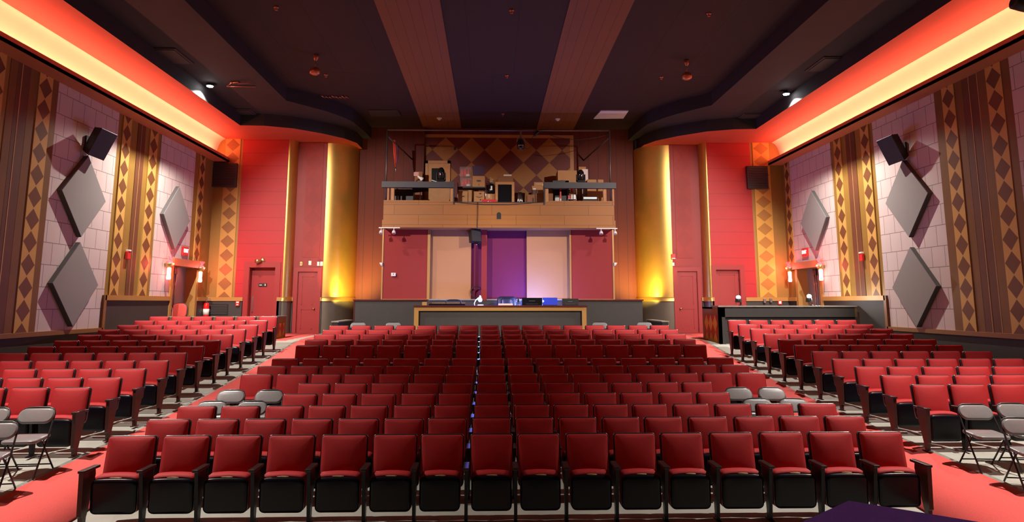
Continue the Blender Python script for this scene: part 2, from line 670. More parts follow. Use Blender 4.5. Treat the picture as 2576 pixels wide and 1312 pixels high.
rw = side_wall('right', WR, -1, (20.2, 21.72),
               [('gold_band_dark', r412(2568), r412(2546), .02), ('gold_band_dark', r412(2505), r412(2481), .014), ('brown_band', r412(2481), r412(2440), .012),
                ('bright_line', r412(2481.6), r412(2480), .017), ('bright_line', r412(2459), r412(2457.4), .017),
                ('gold_band_dark', r412(2440), r412(2420), .014), ('gold_band_dark', r412(2388), r412(2367), .02),
                ('brown_band', Yr(2180, 744), Yr(2156, 744), .012), ('bright_line', Yr(2168.5, 744), Yr(2167.7, 744), .016)],
               [(9.0, r412(2568), ZN), (r412(2367), Yr(2236, 826), ZN), (Yr(2116, 744), 20.08, ZFAR), (20.08, Yr(2001, 650), 3.60)],
               [(r412(2546), r412(2505), ZN, 0), (r412(2420), r412(2388), ZN, 0), (Yr(2219, 744), Yr(2197, 744), ZFAR, 0),
                (Yr(2144, 744), Yr(2125.5, 744), ZFAR, 0), (Yr(2000, 650), Yr(1988, 650), ZFAR + .9, 0)])


# dado and chair rails on the side walls
def dado(nm, W, sg, ystep, dy0, dy1, ynear):
    b = MB('dado', 'rail_gold', 'rail_brown')
    xo = W + sg * .035
    b.box(W, xo, -3, ystep, -.4, ZN)
    b.box(W, xo, ystep, dy0, -.4, ZFAR)
    b.box(W, xo, dy1, YB, -.4, ZFAR)
    xr_ = W + sg * .075
    b.box(W, xr_, -3, ystep, ZN - .06, ZN + .03, 2)
    b.box(W, xr_, ystep - .05, ystep + .06, ZN - .06, ZFAR + .03, 2)
    b.box(W, xr_, ystep, dy0, ZFAR - .09, ZFAR + .03, 1)
    b.box(W, xr_, dy1, YB, ZFAR - .09, ZFAR + .03, 1)
    struct(b.build('trim_dado_' + nm))


dado('left', WL, 1, Yl(254, 790), 19.86, 21.68, 0)
dado('right', WR, -1, Yr(2236, 790), 20.1, 21.85, 0)


# side exit doors
def exit_door(nm, W, sg, y0, y1, num):
    d = thing('door_%d' % num, None, None, (W, (y0 + y1) / 2, 1.42))
    d['kind'] = 'structure'
    h = (y1 - y0) / 2
    b = MB('rail_gold', 'rail_brown')
    e = -sg
    for s in (-1, 1):
        b.box(sg * .06, e * .34, s * (h + .12), s * (h - .02), 0, 2.10, 0)
    b.build('jamb', d)
    b = MB('lip_paint', 'exit_face')
    b.box(sg * .14, e * .34, -h - .14, h + .14, 2.05, 2.26, 0)
    b.build('header', d)
    b = MB('door_grey')
    b.box(e * .34, e * .28, -h, h, 0, 2.10)
    b.box(e * .28, e * .265, -.012, .012, 0, 2.05)
    b.build('door_leaf', d)
    b = MB('steel', 'black')
    for s in ((-.06, .05) if sg > 0 else (.10, .22)):
        b.tube([(e * .255, s, .05), (e * .255, s, 2.0)], .018)
        b.box(e * .28, e * .22, s - .045, s + .045, 1.84, 2.04, 1)
    b.tube([(e * .22, -h + .08, .82), (e * .22, h - .08, .82)], .022)
    b.box(e * .28, e * .2, -.10, .16, .74, .90, 1)
    b.build('panic_bar', d)
    return d


dl = exit_door('left', WL, 1, 19.98, 21.55, 1)
dr = exit_door('right', WR, -1, 20.2, 21.72, 2)

# ------------------------------------------------------------------ rear walls
def rx(px, Y=YB):
    return at(px, 600, Y=Y).x


COLS = {}


def rear_side(nm, sg, xc, xs_, rx1, rx2, xcol2, xrec, doors):
    """sg=+1 for left; xc corner, xs_ strip edges, rx1 column-1 start, rx2 its end, xcol2 column-2 start, xrec its end"""
    b = MB('gold_band', 'red_panel', 'red_wall')

    def wallseg(x0, x1, y, mi, holes=()):
        lo, hi = min(x0, x1), max(x0, x1)
        for h0, h1, hz in holes:
            h0, h1 = min(h0, h1), max(h0, h1)
            b.box(lo, h0, y, y + .3, 0, ZS + .05, mi)
            b.box(h0, h1, y, y + .3, hz, ZS + .05, mi)
            lo = h1
        b.box(lo, hi, y, y + .3, 0, ZS + .05, mi)
    wallseg(xc - sg * .3, xs_[2], YB, 0)
    wallseg(xs_[2], rx1, YB, 1, doors[0])
    wallseg(rx2, xcol2, YB2, 2, doors[1])
    w = struct(b.build('wall_back_' + nm))
    # diamond strip
    x0, x1 = min(xs_[0], xs_[1]), max(xs_[0], xs_[1])
    b = MB('strip_rear')
    b.box(0, x1 - x0, 0, -.025, 0, ZS - 2.56)
    o = b.build('diamond_strip', w, (x0, YB, 2.56))
    key = 'strip_rear_' + nm
    diamonds(key, 'XZ', x1 - x0, .459, 0, .23, '#8a5a2c' if sg > 0 else '#a2712f', '#b98a45' if sg > 0 else '#c9983f', .46, .5, .15)
    o.data.materials.clear()
    o.data.materials.append(M[key])
    # faint lozenge column in the door bay
    xm = (rx2 + xcol2) / 2
    b = MB('red_lozenge')
    b.box(-.55 / 2, .55 / 2, 0, -.012, 0, ZS - 3.9)
    b.build('lozenge_panel', w, (xm + sg * .08, YB2, 3.9))
    # quarter-round gold columns
    for i, (xa, ya_, xb, yb_) in enumerate(((rx1, YB, rx2, YB2), (xcol2, YB2, xrec, YR))):
        for z0, z1, mt, gro, part in ((2.56, ZS, 'gold_column', 0, 0), (0.9, 2.50, 'dado_column', 0, 1), (2.46, 2.60, 'gold_column', .03, 2)):
            b = MB(mt)
            pts = []
            n = 18
            for k in range(n + 1):
                a = PI / 2 * k / n
                x = xa + (xb - xa) * math.sin(a) + sg * gro * math.sin(a)
                y = yb_ - (yb_ - ya_) * math.cos(a) - gro * math.cos(a) - .004
                pts.append((x, y))
            pa = [b.v((x, y, z0)) for x, y in pts]
            pb = [b.v((x, y, z1)) for x, y in pts]
            for k in range(n):
                b.face([pa[k], pa[k + 1], pb[k + 1], pb[k]], 0, True)
            if part == 2:
                b.face(pb + [b.v((xa, yb_, z1))], 0)
            if part == 0:
                c = struct(b.build('wall_column_%s_%d' % (nm, i + 1)))
            else:
                b.build(('', 'dado_section', 'rail_moulding')[part], c)
    # dado and rail on the flat parts
    b = MB('dado', 'rail_gold')
    segs = [(xc, doors[0][0][0] + sg * -.15 if doors[0] else rx1, YB), (doors[0][0][1] + sg * .1, rx1, YB), (rx2, doors[1][0][0] - sg * .12, YB2), (doors[1][0][1] + sg * .12, xcol2, YB2)]
    for p, q, y in segs:
        if (q - p) * sg < .03:
            continue
        b.box(p, q, y - .03, y, .9, 2.5)
        b.box(p, q, y - .06, y, 2.47, 2.59, 1)
    struct(b.build('trim_dado_back_' + nm))
    return w


xL = [rx(554), rx(592), rx(598)]
d0l = (rx(632), rx(697), 3.55)
d1l = (rx(754, YB2), rx(803, YB2), 3.43)
rear_side('left', 1, WL, xL, rx(716), rx(741, YB2), rx(816, YB2), -4.70, ([d0l], [d1l]))
xR = [rx(1946), rx(1904), rx(1897)]
d0r = (rx(1857), rx(1797), 3.50)
d1r = (rx(1750, YB2), rx(1700, YB2), 3.46)
rear_side('right', -1, WR, xR, rx(1786), rx(1764, YB2), rx(1690, YB2), 5.07, ([d0r], [d1r]))


def panel_door(num, x0, x1, y, zt, rec, hinge, plain=False, frame=.13):
    x0, x1 = min(x0, x1), max(x0, x1)
    d = thing('door_%d' % num, None, None, ((x0 + x1) / 2, y, ZFR))
    d['kind'] = 'structure'
    w, h = (x1 - x0) / 2, zt - ZFR
    b = MB('red_paint')
    for s in (-1, 1):
        b.box(s * (w + frame), s * w, -.03, .0, 0, h + frame)
        b.box(s * w, s * (w - .012), 0, rec + .04, 0, h)
    b.box(-w, w, -.03, 0, h, h + frame)
    b.box(-w, w, 0, rec + .04, h - .012, h)
    b.build('door_frame', d)
    b = MB('red_paint' if not plain else 'red_paint_dark')
    w2 = w - .014
    b.box(-w2, w2, rec + .012, rec + .05, 0, h - .015)
    if not plain:
        # stiles and rails round two sunk panels
        for s in (-1, 1):
            b.box(s * w2, s * (w2 - .12), rec, rec + .012, 0, h - .015)
        for z0, z1 in ((0, .28), (h * .43, h * .43 + .14), (h - .16, h - .015)):
            b.box(-w2 + .12, w2 - .12, rec, rec + .012, z0, z1)
        for z0, z1 in ((.28, h * .43), (h * .43 + .14, h - .16)):
            for q in ((-w2 + .12, -w2 + .14, z0, z1), (w2 - .14, w2 - .12, z0, z1), (-w2 + .12, w2 - .12, z0, z0 + .02), (-w2 + .12, w2 - .12, z1 - .02, z1)):
                b.box(q[0], q[1], rec + .004, rec + .012, q[2], q[3])
    b.build('door_leaf', d)
    if plain:
        b = MB('chrome')
        b.box(-w2 + .05, -w2 + .09, rec - .03, rec + .01, .85, 1.35)
        b.build('pull_handle', d)
    else:
        b = MB('brass')
        b.lathe([(.03, 0), (.03, .008), (.012, .01), (.012, .035), (.028, .045), (.03, .06), (.015, .075)], (-hinge * (w2 - .07), rec, .95), 12, axis='Y')
        b.T = Matrix.Identity(4)
        o = b.build('door_knob', d)
        o.scale = (1, -1, 1)
        o.location = (0, 2 * rec, 0)
        b = MB('red_paint_dark')
        for z in (.25, h - .35):
            b.tube([(hinge * (w2 + .005), rec - .01, z), (hinge * (w2 + .005), rec - .01, z + .14)], .012)
        b.build('hinge', d)
    return d


panel_door(3, d0l[0], d0l[1], YB, d0l[2], .22, -1, True, .17)
panel_door(4, d1l[0], d1l[1], YB2, d1l[2], .03, -1)
panel_door(5, d1r[0], d1r[1], YB2, d1r[2], .03, 1)
panel_door(6, d0r[0], d0r[1], YB, d0r[2], .10, 1, frame=.15)
b = MB('black', 'label_white')
p = at(661, 716, Y=YB + .22)
b.box(p.x - .13, p.x + .13, YB + .2, YB + .22, p.z - .05, p.z + .05)
b.box(p.x - .10, p.x - .02, YB + .198, YB + .2, p.z - .015, p.z + .005, 1)
b.box(p.x + .07, p.x + .10, YB + .198, YB + .2, p.z - .03, p.z + .03, 1)
tag(b.build('door_sign'), 'small black plaque with white marks on the recessed red door', 'sign')

# deep recess wall behind the loft, with side returns
b = MB('fluted')
b.box(-4.75, 5.12, YR, YR + .3, 0, ZC + .05)
bw = struct(b.build('wall_back_recess'))
b = MB('tan_board', 'mural')
mx0, mx1, mz0, mz1 = -2.40, 2.92, 5.4, 8.36
b.box(mx0, mx1, YR - .03, YR, mz0, mz1)
b.build('mural_frame', bw)
b = MB('mural')
b.box(mx0 + .05, mx1 - .13, YR - .045, YR - .028, mz0, mz1 - .12)
b.build('diamond_mural', bw)
b = MB('fluted')
b.box(rx(1040, YR), rx(1064, YR), YR - .22, YR, 4.9, ZC)
b.build('wall_pier', bw)

# ------------------------------------------------------------------ theatre seats
def seat_tree():
    t = thing('theatre_seat', 'x', 'theatre seat', (0, 0, 0))
    tilt = Matrix.Translation((0, -.052, .63)) @ Matrix.Rotation(-math.radians(10), 4, 'X')
    b = MB('seat_red')
    b.T = tilt
    b.slab(.448, .452, .05, .028, .030, .014)
    bk = b.build('backrest', t)
    b = MB('rim_black')
    b.T = tilt @ Matrix.Translation((0, .026, 0))
    b.slab(.474, .478, .05, .034, 0, .010)
    b.build('back_shell', t)
    st = Matrix.Translation((0, -.232, .315)) @ Matrix.Rotation(math.radians(3), 4, 'X')
    b = MB('seat_red')
    b.T = st @ Matrix.Rotation(PI, 4, 'Z')
    b.slab(.43, .375, .13, .05, .02, .022, arch=.018)
    b.build('seat_cushion', t)
    b = MB('seat_black')
    b.T = st @ Matrix.Translation((0, -.080, -.012))
    b.slab(.425, .352, .055, .055, .010, .016, arch=.010)
    b.build('seat_pan', t)
    b = MB('arm_wood')
    b.box(-.298, -.234, -.43, -.12, .557, .586, 0, .008)
    b.build('armrest', t)
    b = MB('iron')
    stand(b, -.265)
    b.build('standard', t)
    return t


def stand(b, x):
    pts = [(-.40, .557), (-.19, .557), (-.18, .48), (-.26, .16), (-.27, .02), (-.20, .012), (-.20, 0), (-.40, 0), (-.40, .012), (-.33, .02), (-.345, .16), (-.375, .40)]
    b.prism(pts, x - .017, x + .017, 'X')


seat0 = seat_tree()
seat_kids = tree_of(seat0)
# the extra arm and panel that close a row (right end), and the wooden panel of aisle ends
b = MB('arm_wood')
b.box(.234, .298, -.43, -.12, .557, .586, 0, .008)
arm_r = b.build('armrest', seat0)
b = MB('iron')
stand(b, .265)
std_r = b.build('standard', seat0)


def end_panel(x):
    b = MB('end_wood')
    pts = [(-.415, .556), (-.19, .556), (-.18, .50), (-.29, .12), (-.30, .10), (-.305, .012), (-.24, .010), (-.24, 0), (-.42, 0), (-.42, .010), (-.36, .012), (-.37, .10), (-.395, .12)]
    b.prism(pts, x - .021, x + .021, 'X')
    return b.build('end_panel', seat0)


end_l, end_r = end_panel(-.268), end_panel(.268)
b = MB('worn')
b.T = Matrix.Translation((0, -.318, .487))
rr = []
for k, (r, y) in enumerate(((.055, 0), (.05, -.006), (.03, -.010))):
    rr.append([(r * (1 + .25 * math.sin(3 * a + k)) * math.cos(a), y + .004 * math.sin(2 * a), .010 * math.sin(a)) for a in [2 * PI * i / 12 for i in range(12)]])
b.rings(rr)
worn = b.build('worn_patch', seat0)
for q in (arm_r, std_r, end_l, end_r, worn):
    q.parent = None
used = [False]


def put_seat(x, y, z, sx, label, group, left='std', right=None, patch=False):
    if not used[0]:
        used[0] = True
        r = seat0
        r.location, r.scale = (x, y, z), (sx, SC, SC)
        if left == 'end':
            for c, _ in seat_kids:
                if c.name.startswith('standard'):
                    c.name = 'end_panel'
                    c.data = end_l.data
    else:
        r = copy_tree(seat0, [], (x, y, z), 0, (sx, SC, SC))
        for p, subs in SRC:
            src = p
            if p.name.startswith(('standard', 'end_panel')):
                src = end_l if left == 'end' else STD
            c = src.copy()
            C.objects.link(c)
            c.parent = r
    extra = []
    if right:
        extra = [arm_r, end_r if right == 'end' else std_r]
    if patch:
        extra.append(worn)
    for q in extra:
        c = q.copy()
        C.objects.link(c)
        c.parent = r
    r['label'], r['category'], r['group'] = label, 'theatre seat', group
    return r


b = MB('iron')
stand(b, -.265)
STD = b.build('standard', seat0)
STD.parent = None
SRC = seat_kids
ROWS = [
    [274, 412, 543, 676, 809, 939, 1058, 1182, 1300, 1421, 1541, 1658, 1781, 1906, 2030, 2155],
    [370, 494, 614, 733, 850, 966, 1075, 1187, 1295, 1403, 1512, 1618, 1728, 1843, 1957, 2071],
    [448, 557, 668, 775, 881, 990, 1091, 1192, 1293, 1391, 1491, 1588, 1690, 1795, 1899, 2006],
    [None, None, 711, 810, 908, 1009, 1102, 1195, 1287, 1377, 1469, 1558, 1655, 1750, None, None],
    [None, None, 749, 841, 934, 1025, 1112, 1198, 1283, 1368, 1453, 1537, 1626, 1713, None, None],
    [606, 696, 783, 866, 953, 1041, 1120, 1200, 1281, 1359, 1438, 1516, 1599, 1681, 1765, 1849],
    [648, 730, 811, 893, 971, 1053, 1127, 1203, 1276, 1352, 1426, 1500, 1577, 1654, 1731, 1811],
    [684, 761, 837, 914, 988, 1066, 1136, 1206, 1276, 1346, 1415, 1485, 1559, 1632, 1704, 1778],
    [744, 812, 880, 948, 1015, 1082, 1145, 1208, 1269, 1332, 1394, 1458, 1522, 1588, 1653, 1718],
    [767, 832, 896, 960, 1022, 1086, 1146, 1207, 1266, 1325, 1384, 1443, 1506, 1569, 1630, 1693],
    [790, 851, 913, 973, 1032, 1093, 1151, 1208, 1264, 1320, 1378, 1434, 1494, 1554, 1613, 1672],
    [811, 869, 927, 985, 1042, 1100, 1154, 1208, 1263, 1318, 1372, 1431, 1489, 1546, 1602, 1657],
    [828, 884, 941, 996, 1050, 1105, 1157, 1208, 1260, 1312, 1364, 1416, 1471, 1525, 1579, 1634]]
for i, row in enumerate(ROWS):
    Y, py = RY[i], RPY[i]
    X0 = [None if p is None else at(p, py, Y=Y).x for p in row]
    idx = [k for k in range(16) if X0[k] is not None]
    for k in idx:
        nb = X0[k + 1] - X0[k] if k + 1 in idx else X0[k] - X0[k - 1]
        if k - 1 in idx and k + 1 in idx:
            nb = (X0[k + 1] - X0[k - 1]) / 2
        sx = nb / .53
        xc = X0[k] + .474 * sx / 2 + .004
        n_left = k - idx[0]
        row_txt = 'front row' if i == 0 else 'back row' if i == 12 else ORD[i] + ' row'
        lab = 'red theatre seat, %s from the left in the %s of the middle block' % (NTH[n_left], row_txt)
        put_seat(xc, Y, floor_z(xc, Y), sx, lab, 'theatre seats of the middle block',
                 'end' if k == 0 else 'std', ('end' if k == 15 else 'std') if k + 1 not in idx else None, i == 0)
LROWS = [
    [(136.7, 230.5), (30, 126), (-76, 19)], [(221.7, 306), (121, 209.5), (19, 109), (-84, 7.6)],
    [(290, 369), (201, 279), (108.5, 188.5), (10.5, 94.7)], [(352.5, 425), (266, 341.6), (181, 256.6), (94, 170), (0, 81)],
    [(402, 472), (325, 394), (247, 316), (165, 235.6), (80, 153.5), (-6, 69)],
    [(451, 515), (378.6, 444), (305, 369), (229, 294.5), (149, 218), (70.7, 140)],
    [(495.6, 554.5), (425, 486), (354, 415.6), (285, 345), (211, 273), (136.7, 200)],
    [(530, 588), (466, 524.6), (399.7, 458.6), (333, 392), (264, 323), (195.6, 254.5)],
    [(565, 620.5), (505, 559.5), (442, 496), (377, 433), (312, 369), (247, 301.6)],
    [(597, 650), (538.5, 590), (479.6, 531), (418, 471), (357, 411), (296, 348)],
    [(624, 675), (569, 620.5), (513, 565), (455.6, 507), (396, 447), (338, 389)],
    [(651, 699.6), (597, 645), (542.7, 590), (488, 536), (433, 482), (376.5, 426)]]
RROWS = [
    [(2288.7, 2378), (2384.6, 2475), (2485.6, 2578)], [(2213, 2296), (2302.6, 2388), (2395, 2483.5), (2490, 2580)],
    [(2147.8, 2225), (2231, 2309), (2317, 2398), (2405, 2487.7), (2495, 2580)],
    [(2090, 2163), (2169, 2241.6), (2250, 2323.6), (2330, 2407), (2413, 2490), (2497, 2574)],
    [(2040.5, 2108), (2114.6, 2183), (2188, 2259), (2265.6, 2336), (2342.6, 2414), (2421.6, 2494)],
    [(1995.5, 2058.6), (2065, 2128), (2135.6, 2201), (2208, 2273), (2280, 2347), (2354, 2421)],
    [(1955.6, 2015.7), (2022, 2082), (2088, 2148), (2156, 2216), (2223.5, 2284.5), (2293, 2355)],
    [(1920, 1976.6), (1982, 2040.5), (2045, 2103.6), (2109, 2166), (2173.5, 2232), (2239.5, 2297.6)],
    [(1886, 1940), (1946, 1999), (2005, 2058), (2065, 2121), (2127, 2182), (2190, 2246)],
    [(1855.5, 1907), (1912.6, 1964), (1969, 2021), (2026, 2079), (2085, 2137.7), (2144, 2197.5)],
    [(1829.4, 1877.7), (1882, 1931.6), (1937.5, 1986), (1991, 2042.6), (2047, 2098.6), (2103, 2154.5)]]
RPYS = [965, 941.7, 920, 901, 882.4, 866.8, 852.5, 839, 826.5, 815, 805]
for side, rows, pys in (('left', LROWS, LPY), ('right', RROWS, RPYS)):
    for i, row in enumerate(rows):
        Y, py = SY[i], pys[i]
        for k, (l, r) in enumerate(row):
            a, c = at(l, py, Y=Y).x, at(r, py, Y=Y).x
            xc, w = (a + c) / 2, c - a
            nxt = row[k + 1] if k + 1 < len(row) else None
            pitch = abs(at((nxt[0] + nxt[1]) / 2, py, Y=Y).x - xc) if nxt else w * 1.11
            sx = pitch / .53
            z = at(xc and (l + r) / 2, py, Y=Y).z - SH
            z = floor_z(xc, Y)
            row_txt = 'front row' if i == 0 else 'back row' if i == len(rows) - 1 else ORD[i] + ' row'
            lab = 'red theatre seat, %s from the aisle in the %s of the %s block' % (NTH[k], row_txt, side)
            if side == 'left':
                lf = 'std'
                rt = 'end' if k == 0 else None
            else:
                lf = 'end' if k == 0 else 'std'
                rt = 'std' if k == len(row) - 1 else None
            put_seat(xc, Y, z, sx, lab, 'theatre seats of the %s block' % side, lf, rt)
for q in (arm_r, std_r, end_l, end_r, worn, STD):
    bpy.data.objects.remove(q)


# ------------------------------------------------------------------ folding chairs
def folding_chair():
    t = thing('folding_chair', 'x', 'folding chair')
    b = MB('chair_frame')

    def u_top(zlo, w, r, y_of):
        pts = []
        for k in range(9):
            a = PI - PI * k / 8
            pts.append((math.copysign(1, math.cos(a)) * (w - r) + r * math.cos(a) if abs(math.cos(a)) > 1e-6 else 0, y_of(zlo + r * math.sin(a)), zlo + r * math.sin(a)))
        return pts
    yo = lambda z: -.25 + .47 * z / .78
    top = [(-.21, yo(.64), .64), (-.205, yo(.70), .70), (-.175, yo(.755), .755), (-.12, yo(.775), .775), (0, yo(.778), .778),
           (.12, yo(.775), .775), (.175, yo(.755), .755), (.205, yo(.70), .70), (.21, yo(.64), .64)]
    b.tube([(-.225, yo(0), 0.0), (-.225, yo(.4), .4)] + top + [(.225, yo(.4), .4), (.225, yo(0), 0)], .0115)
    b.tube([(-.22, yo(.14), .14), (.22, yo(.14), .14)], .008)
    b.build('front_leg_frame', t)
    b = MB('chair_frame')
    for s in (-1, 1):
        b.tube([(s * .205, -.09, .42), (s * .205, .27, 0)], .0105)
    b.tube([(-.205, .20, .085), (.205, .20, .085)], .008)
    b.build('rear_leg_frame', t)
    b = MB('vinyl')
    b.T = Matrix.Translation((0, yo(.68) - .012, .68)) @ Matrix.Rotation(-math.atan(.47 / .78), 4, 'X')
    b.slab(.425, .20, .03, .095, .008, .010, seg=6)
    b.build('backrest', t)
    b = MB('vinyl')
    b.T = Matrix.Translation((0, -.03, .435)) @ Matrix.Rotation(-PI / 2 + .06, 4, 'X')
    b.slab(.405, .40, .04, .06, .012, .012, seg=4)
    b.build('seat', t)
    b = MB('steel')
    for s in (-1, 1):
        b.tube([(s * .222, yo(.43), .43), (s * .214, -.06, .40), (s * .207, -.02, .345)], .007)
    b.build('hinge_bracket', t)
    return t


chair0 = folding_chair()
ckids = tree_of(chair0)
cused = [False]


def put_chair(px, py, rot, label, group, Y=None, X=None):
    p = on_floor(px, py, .778 * SC)
    y = p.y - .22 if Y is None else Y
    x = p.x
    z = floor_z(x, y)
    r = chair0 if not cused[0] else copy_tree(chair0, ckids, (0, 0, 0))
    cused[0] = True
    r.location = (x, y, z)
    r.rotation_euler = (0, 0, math.radians(rot))
    r.scale = (SC, SC, SC)
    tag(r, label, 'folding chair', group)


gf = 'black padded folding chairs'
put_chair(108, 1020, 6, 'black folding chair standing whole in view before the left block', gf)
put_chair(-5, 1021, 6, 'black folding chair cut by the left edge, behind the nearest one', gf)
put_chair(14, 1056, 10, 'black folding chair cut by the left edge, nearest the stage', gf)
put_chair(2438, 1012, -5, 'black folding chair before the right block, nearest the right aisle', gf)
put_chair(2535, 1010, -5, 'black folding chair at the right edge, farther back of two', gf)
put_chair(2548, 1046, -10, 'black folding chair at the right edge, nearest the stage', gf)
put_chair(588, 978, 3, 'black folding chair by the left aisle, fifth row of middle block', gf)
put_chair(683, 978, 3, 'black folding chair beside the seats, left side of fifth row', gf)
put_chair(540, 1005, 3, 'black folding chair by the left aisle, fourth row of middle block', gf)
put_chair(641, 1005, 3, 'black folding chair beside the seats, left side of fourth row', gf)
put_chair(1852, 972, -3, 'black folding chair beside the seats, right side of fifth row', gf)
put_chair(1934, 972, -3, 'black folding chair by the right aisle, fifth row of middle block', gf)
put_chair(1899, 999, -3, 'black folding chair beside the seats, right side of fourth row', gf)
put_chair(1989, 999, -3, 'black folding chair by the right aisle, fourth row of middle block', gf)
for px, py, Y, lab in ((905, 806, 18.3, 'black folding chair behind the back row, leftmost before the low wall'),
                       (993, 808, 18.3, 'black folding chair behind the back row, just left of the counter'),
                       (1505, 807, 18.3, 'black folding chair behind the back row, just right of the counter'),
                       (1617, 806, 18.3, 'black folding chair behind the back row, rightmost before the low wall')):
    pp = at(px, py, Y=Y)
    r = copy_tree(chair0, ckids, (pp.x, Y - .22, floor_z(pp.x, Y)), math.radians(8 if px < 1200 else -8))
    r.scale = (SC, SC, SC)
    tag(r, lab, 'folding chair', gf)

# ------------------------------------------------------------------ acoustic diamonds and wall speakers
def acoustic(px, py, W, sg, label):
    c = at(px, py, X=W + sg * .14)
    t = thing('acoustic_panel', label, 'acoustic panel', (W + sg * .021, c.y, c.z), 0, 'diamond acoustic panels')
    hw, hh = .83, .915
    pts = [(0, -hh), (hw, 0), (0, hh), (-hw, 0)]
    b = MB('panel_edge')
    b.prism(pts, sg * .0, sg * .10, 'X')
    b.build('panel_core', t)
    b = MB('panel_grey')
    pts2 = [(0, -hh * .99), (hw * .99, 0), (0, hh * .99), (-hw * .99, 0)]
    b.prism(pts2, sg * .10, sg * .112, 'X')
    b.build('fabric_face', t)


acoustic(215, 493, WL, 1, 'large grey diamond panel under the speaker on the left wall')
acoustic(194, 714, WL, 1, 'large grey diamond panel low on the left wall near the rail')
acoustic(447, 547, WL, 1, 'large grey diamond panel above the left exit door')
acoustic(2277, 499, WR, -1, 'large grey diamond panel under the speaker on the right wall')
acoustic(2296, 721, WR, -1, 'large grey diamond panel low on the right wall near the rail')
acoustic(2044, 554, WR, -1, 'large grey diamond panel above the right exit door')


def wall_speaker(px, py, W, sg, label):
    c = at(px, py, X=W + sg * .28)
    t = thing('wall_speaker', label, 'speaker', (W + sg * .03, c.y, c.z), 0, 'black wall speakers')
    b = MB('speaker_black', 'grille')
    b.T = Matrix.Translation((sg * .25, 0, 0)) @ Matrix.Rotation(sg * math.radians(24), 4, 'Y') @ Matrix.Rotation(sg * math.radians(-14), 4, 'Z')
    front = [(sg * .14, y, z) for y, z in ((-.24, -.33), (.24, -.33), (.24, .33), (-.24, .33))]
    back = [(-sg * .14, y * .62, z * .86) for _, y, z in front]
    b.rings([back, front], 0, True, False, False)
    b.build('cabinet', t)
    b2 = MB('grille')
    b2.T = Matrix.Translation((sg * .25, 0, 0)) @ Matrix.Rotation(sg * math.radians(24), 4, 'Y') @ Matrix.Rotation(sg * math.radians(-14), 4, 'Z')
    b2.rings([[(sg * (.14 + d), y * k, z * k) for y, z in ((-.24, -.33), (.24, -.33), (.24, .33), (-.24, .33))] for d, k in ((0, 1), (.012, .97))], 0, True, True, False)
    b2.build('grille', t)
    b3 = MB('black')
    b3.box(0, sg * .04, -.09, .09, -.14, .14)
    b3.tube([(sg * .03, 0, 0), (sg * .15, 0, 0)], .035)
    b3.build('bracket', t)
    b3 = MB('black')
    b3.tube([(sg * .1, 0, -.24), (sg * .05, -.04, -.34), (sg * .03, -.04, -.40)], .008)
    b3.build('cable', t)


wall_speaker(247, 358, WL, 1, 'black wedge speaker on bracket high on the left wall')
wall_speaker(2250, 373, WR, -1, 'black wedge speaker on bracket high on the right wall')


# ------------------------------------------------------------------ wall fittings
def text_mesh(txt, size, matn, name, parent, loc, rot):
    cu = bpy.data.curves.new(name, 'FONT')
    cu.body = txt
    cu.size = size
    cu.align_x = 'CENTER'
    cu.align_y = 'CENTER'
    cu.extrude = .004
    cu.offset = .004
    tmp = bpy.data.objects.new(name, cu)
    C.objects.link(tmp)
    dg = bpy.context.evaluated_depsgraph_get()
    me = bpy.data.meshes.new_from_object(tmp.evaluated_get(dg))
    bpy.data.objects.remove(tmp)
    me.materials.clear()
    me.materials.append(M[matn])
    o = bpy.data.objects.new(name, me)
    C.objects.link(o)
    o.parent = parent
    o.location = loc
    o.rotation_euler = rot
    return o


def exit_sign(px, py, W, sg, label):
    c = at(px, py, X=W + sg * .05)
    t = thing('exit_sign', label, 'exit sign', (W + sg * .02, c.y, c.z), 0, 'lit exit signs')
    b = MB('alarm_red')
    b.box(0, sg * .05, -.19, .19, -.13, .13, 0, .01)
    b.build('housing', t)
    b = MB('exit_face')
    b.box(sg * .05, sg * .054, -.165, .165, -.105, .105)
    b.build('face_plate', t)
    text_mesh('EXIT', .145, 'glow_exit', 'lettering', t, (sg * .058, 0, 0), (PI / 2, 0, PI / 2 if sg > 0 else -PI / 2))


exit_sign(466, 631, WL, 1, 'red lit EXIT sign above the left side door')
exit_sign(2025, 634, WR, -1, 'red lit EXIT sign above the right side door')


def sconce(px, py, W, sg, label, i):
    c = at(px, py, X=W + sg * .12)
    t = thing('wall_sconce', label, 'wall lamp', (W + sg * .02, c.y, c.z), 0, 'red glass wall sconces by the side doors')
    x = sg * .12
    b = MB('brass')
    b.lathe([(.03, -.02), (.09, .02), (.125, .09), (.13, .12), (.11, .12)], (x, 0, 0), 16)
    b.box(0, x, -.02, .02, .02, .06)
    b.build('bowl', t)
    b = MB('glow_tube')
    b.lathe([(.045, -.34), (.062, -.30), (.05, -.2), (.055, -.02)], (x, 0, 0), 14)
    b.build('glass_tube', t)
    b = MB('glow_red')
    b.lathe([(.10, .11), (.085, .16), (.04, .2)], (x, 0, 0), 12)
    for a in (-.5, .5, 1.4):
        b.tube([(x, .02 * a, .16), (x + sg * .02, .07 * a, .24), (x + sg * .01, .13 * a, .30), (x, .17 * a, .28)], .016)
    b.build('glass_leaves', t)
    L = bpy.data.lights.new('sconce_lamp', 'POINT')
    L.energy = 34
    L.color = (1, .10, .08)
    L.shadow_soft_size = .05
    lo = bpy.data.objects.new('sconce_lamp', L)
    C.objects.link(lo)
    lo.location = (W + sg * .30, c.y, c.z + .1)


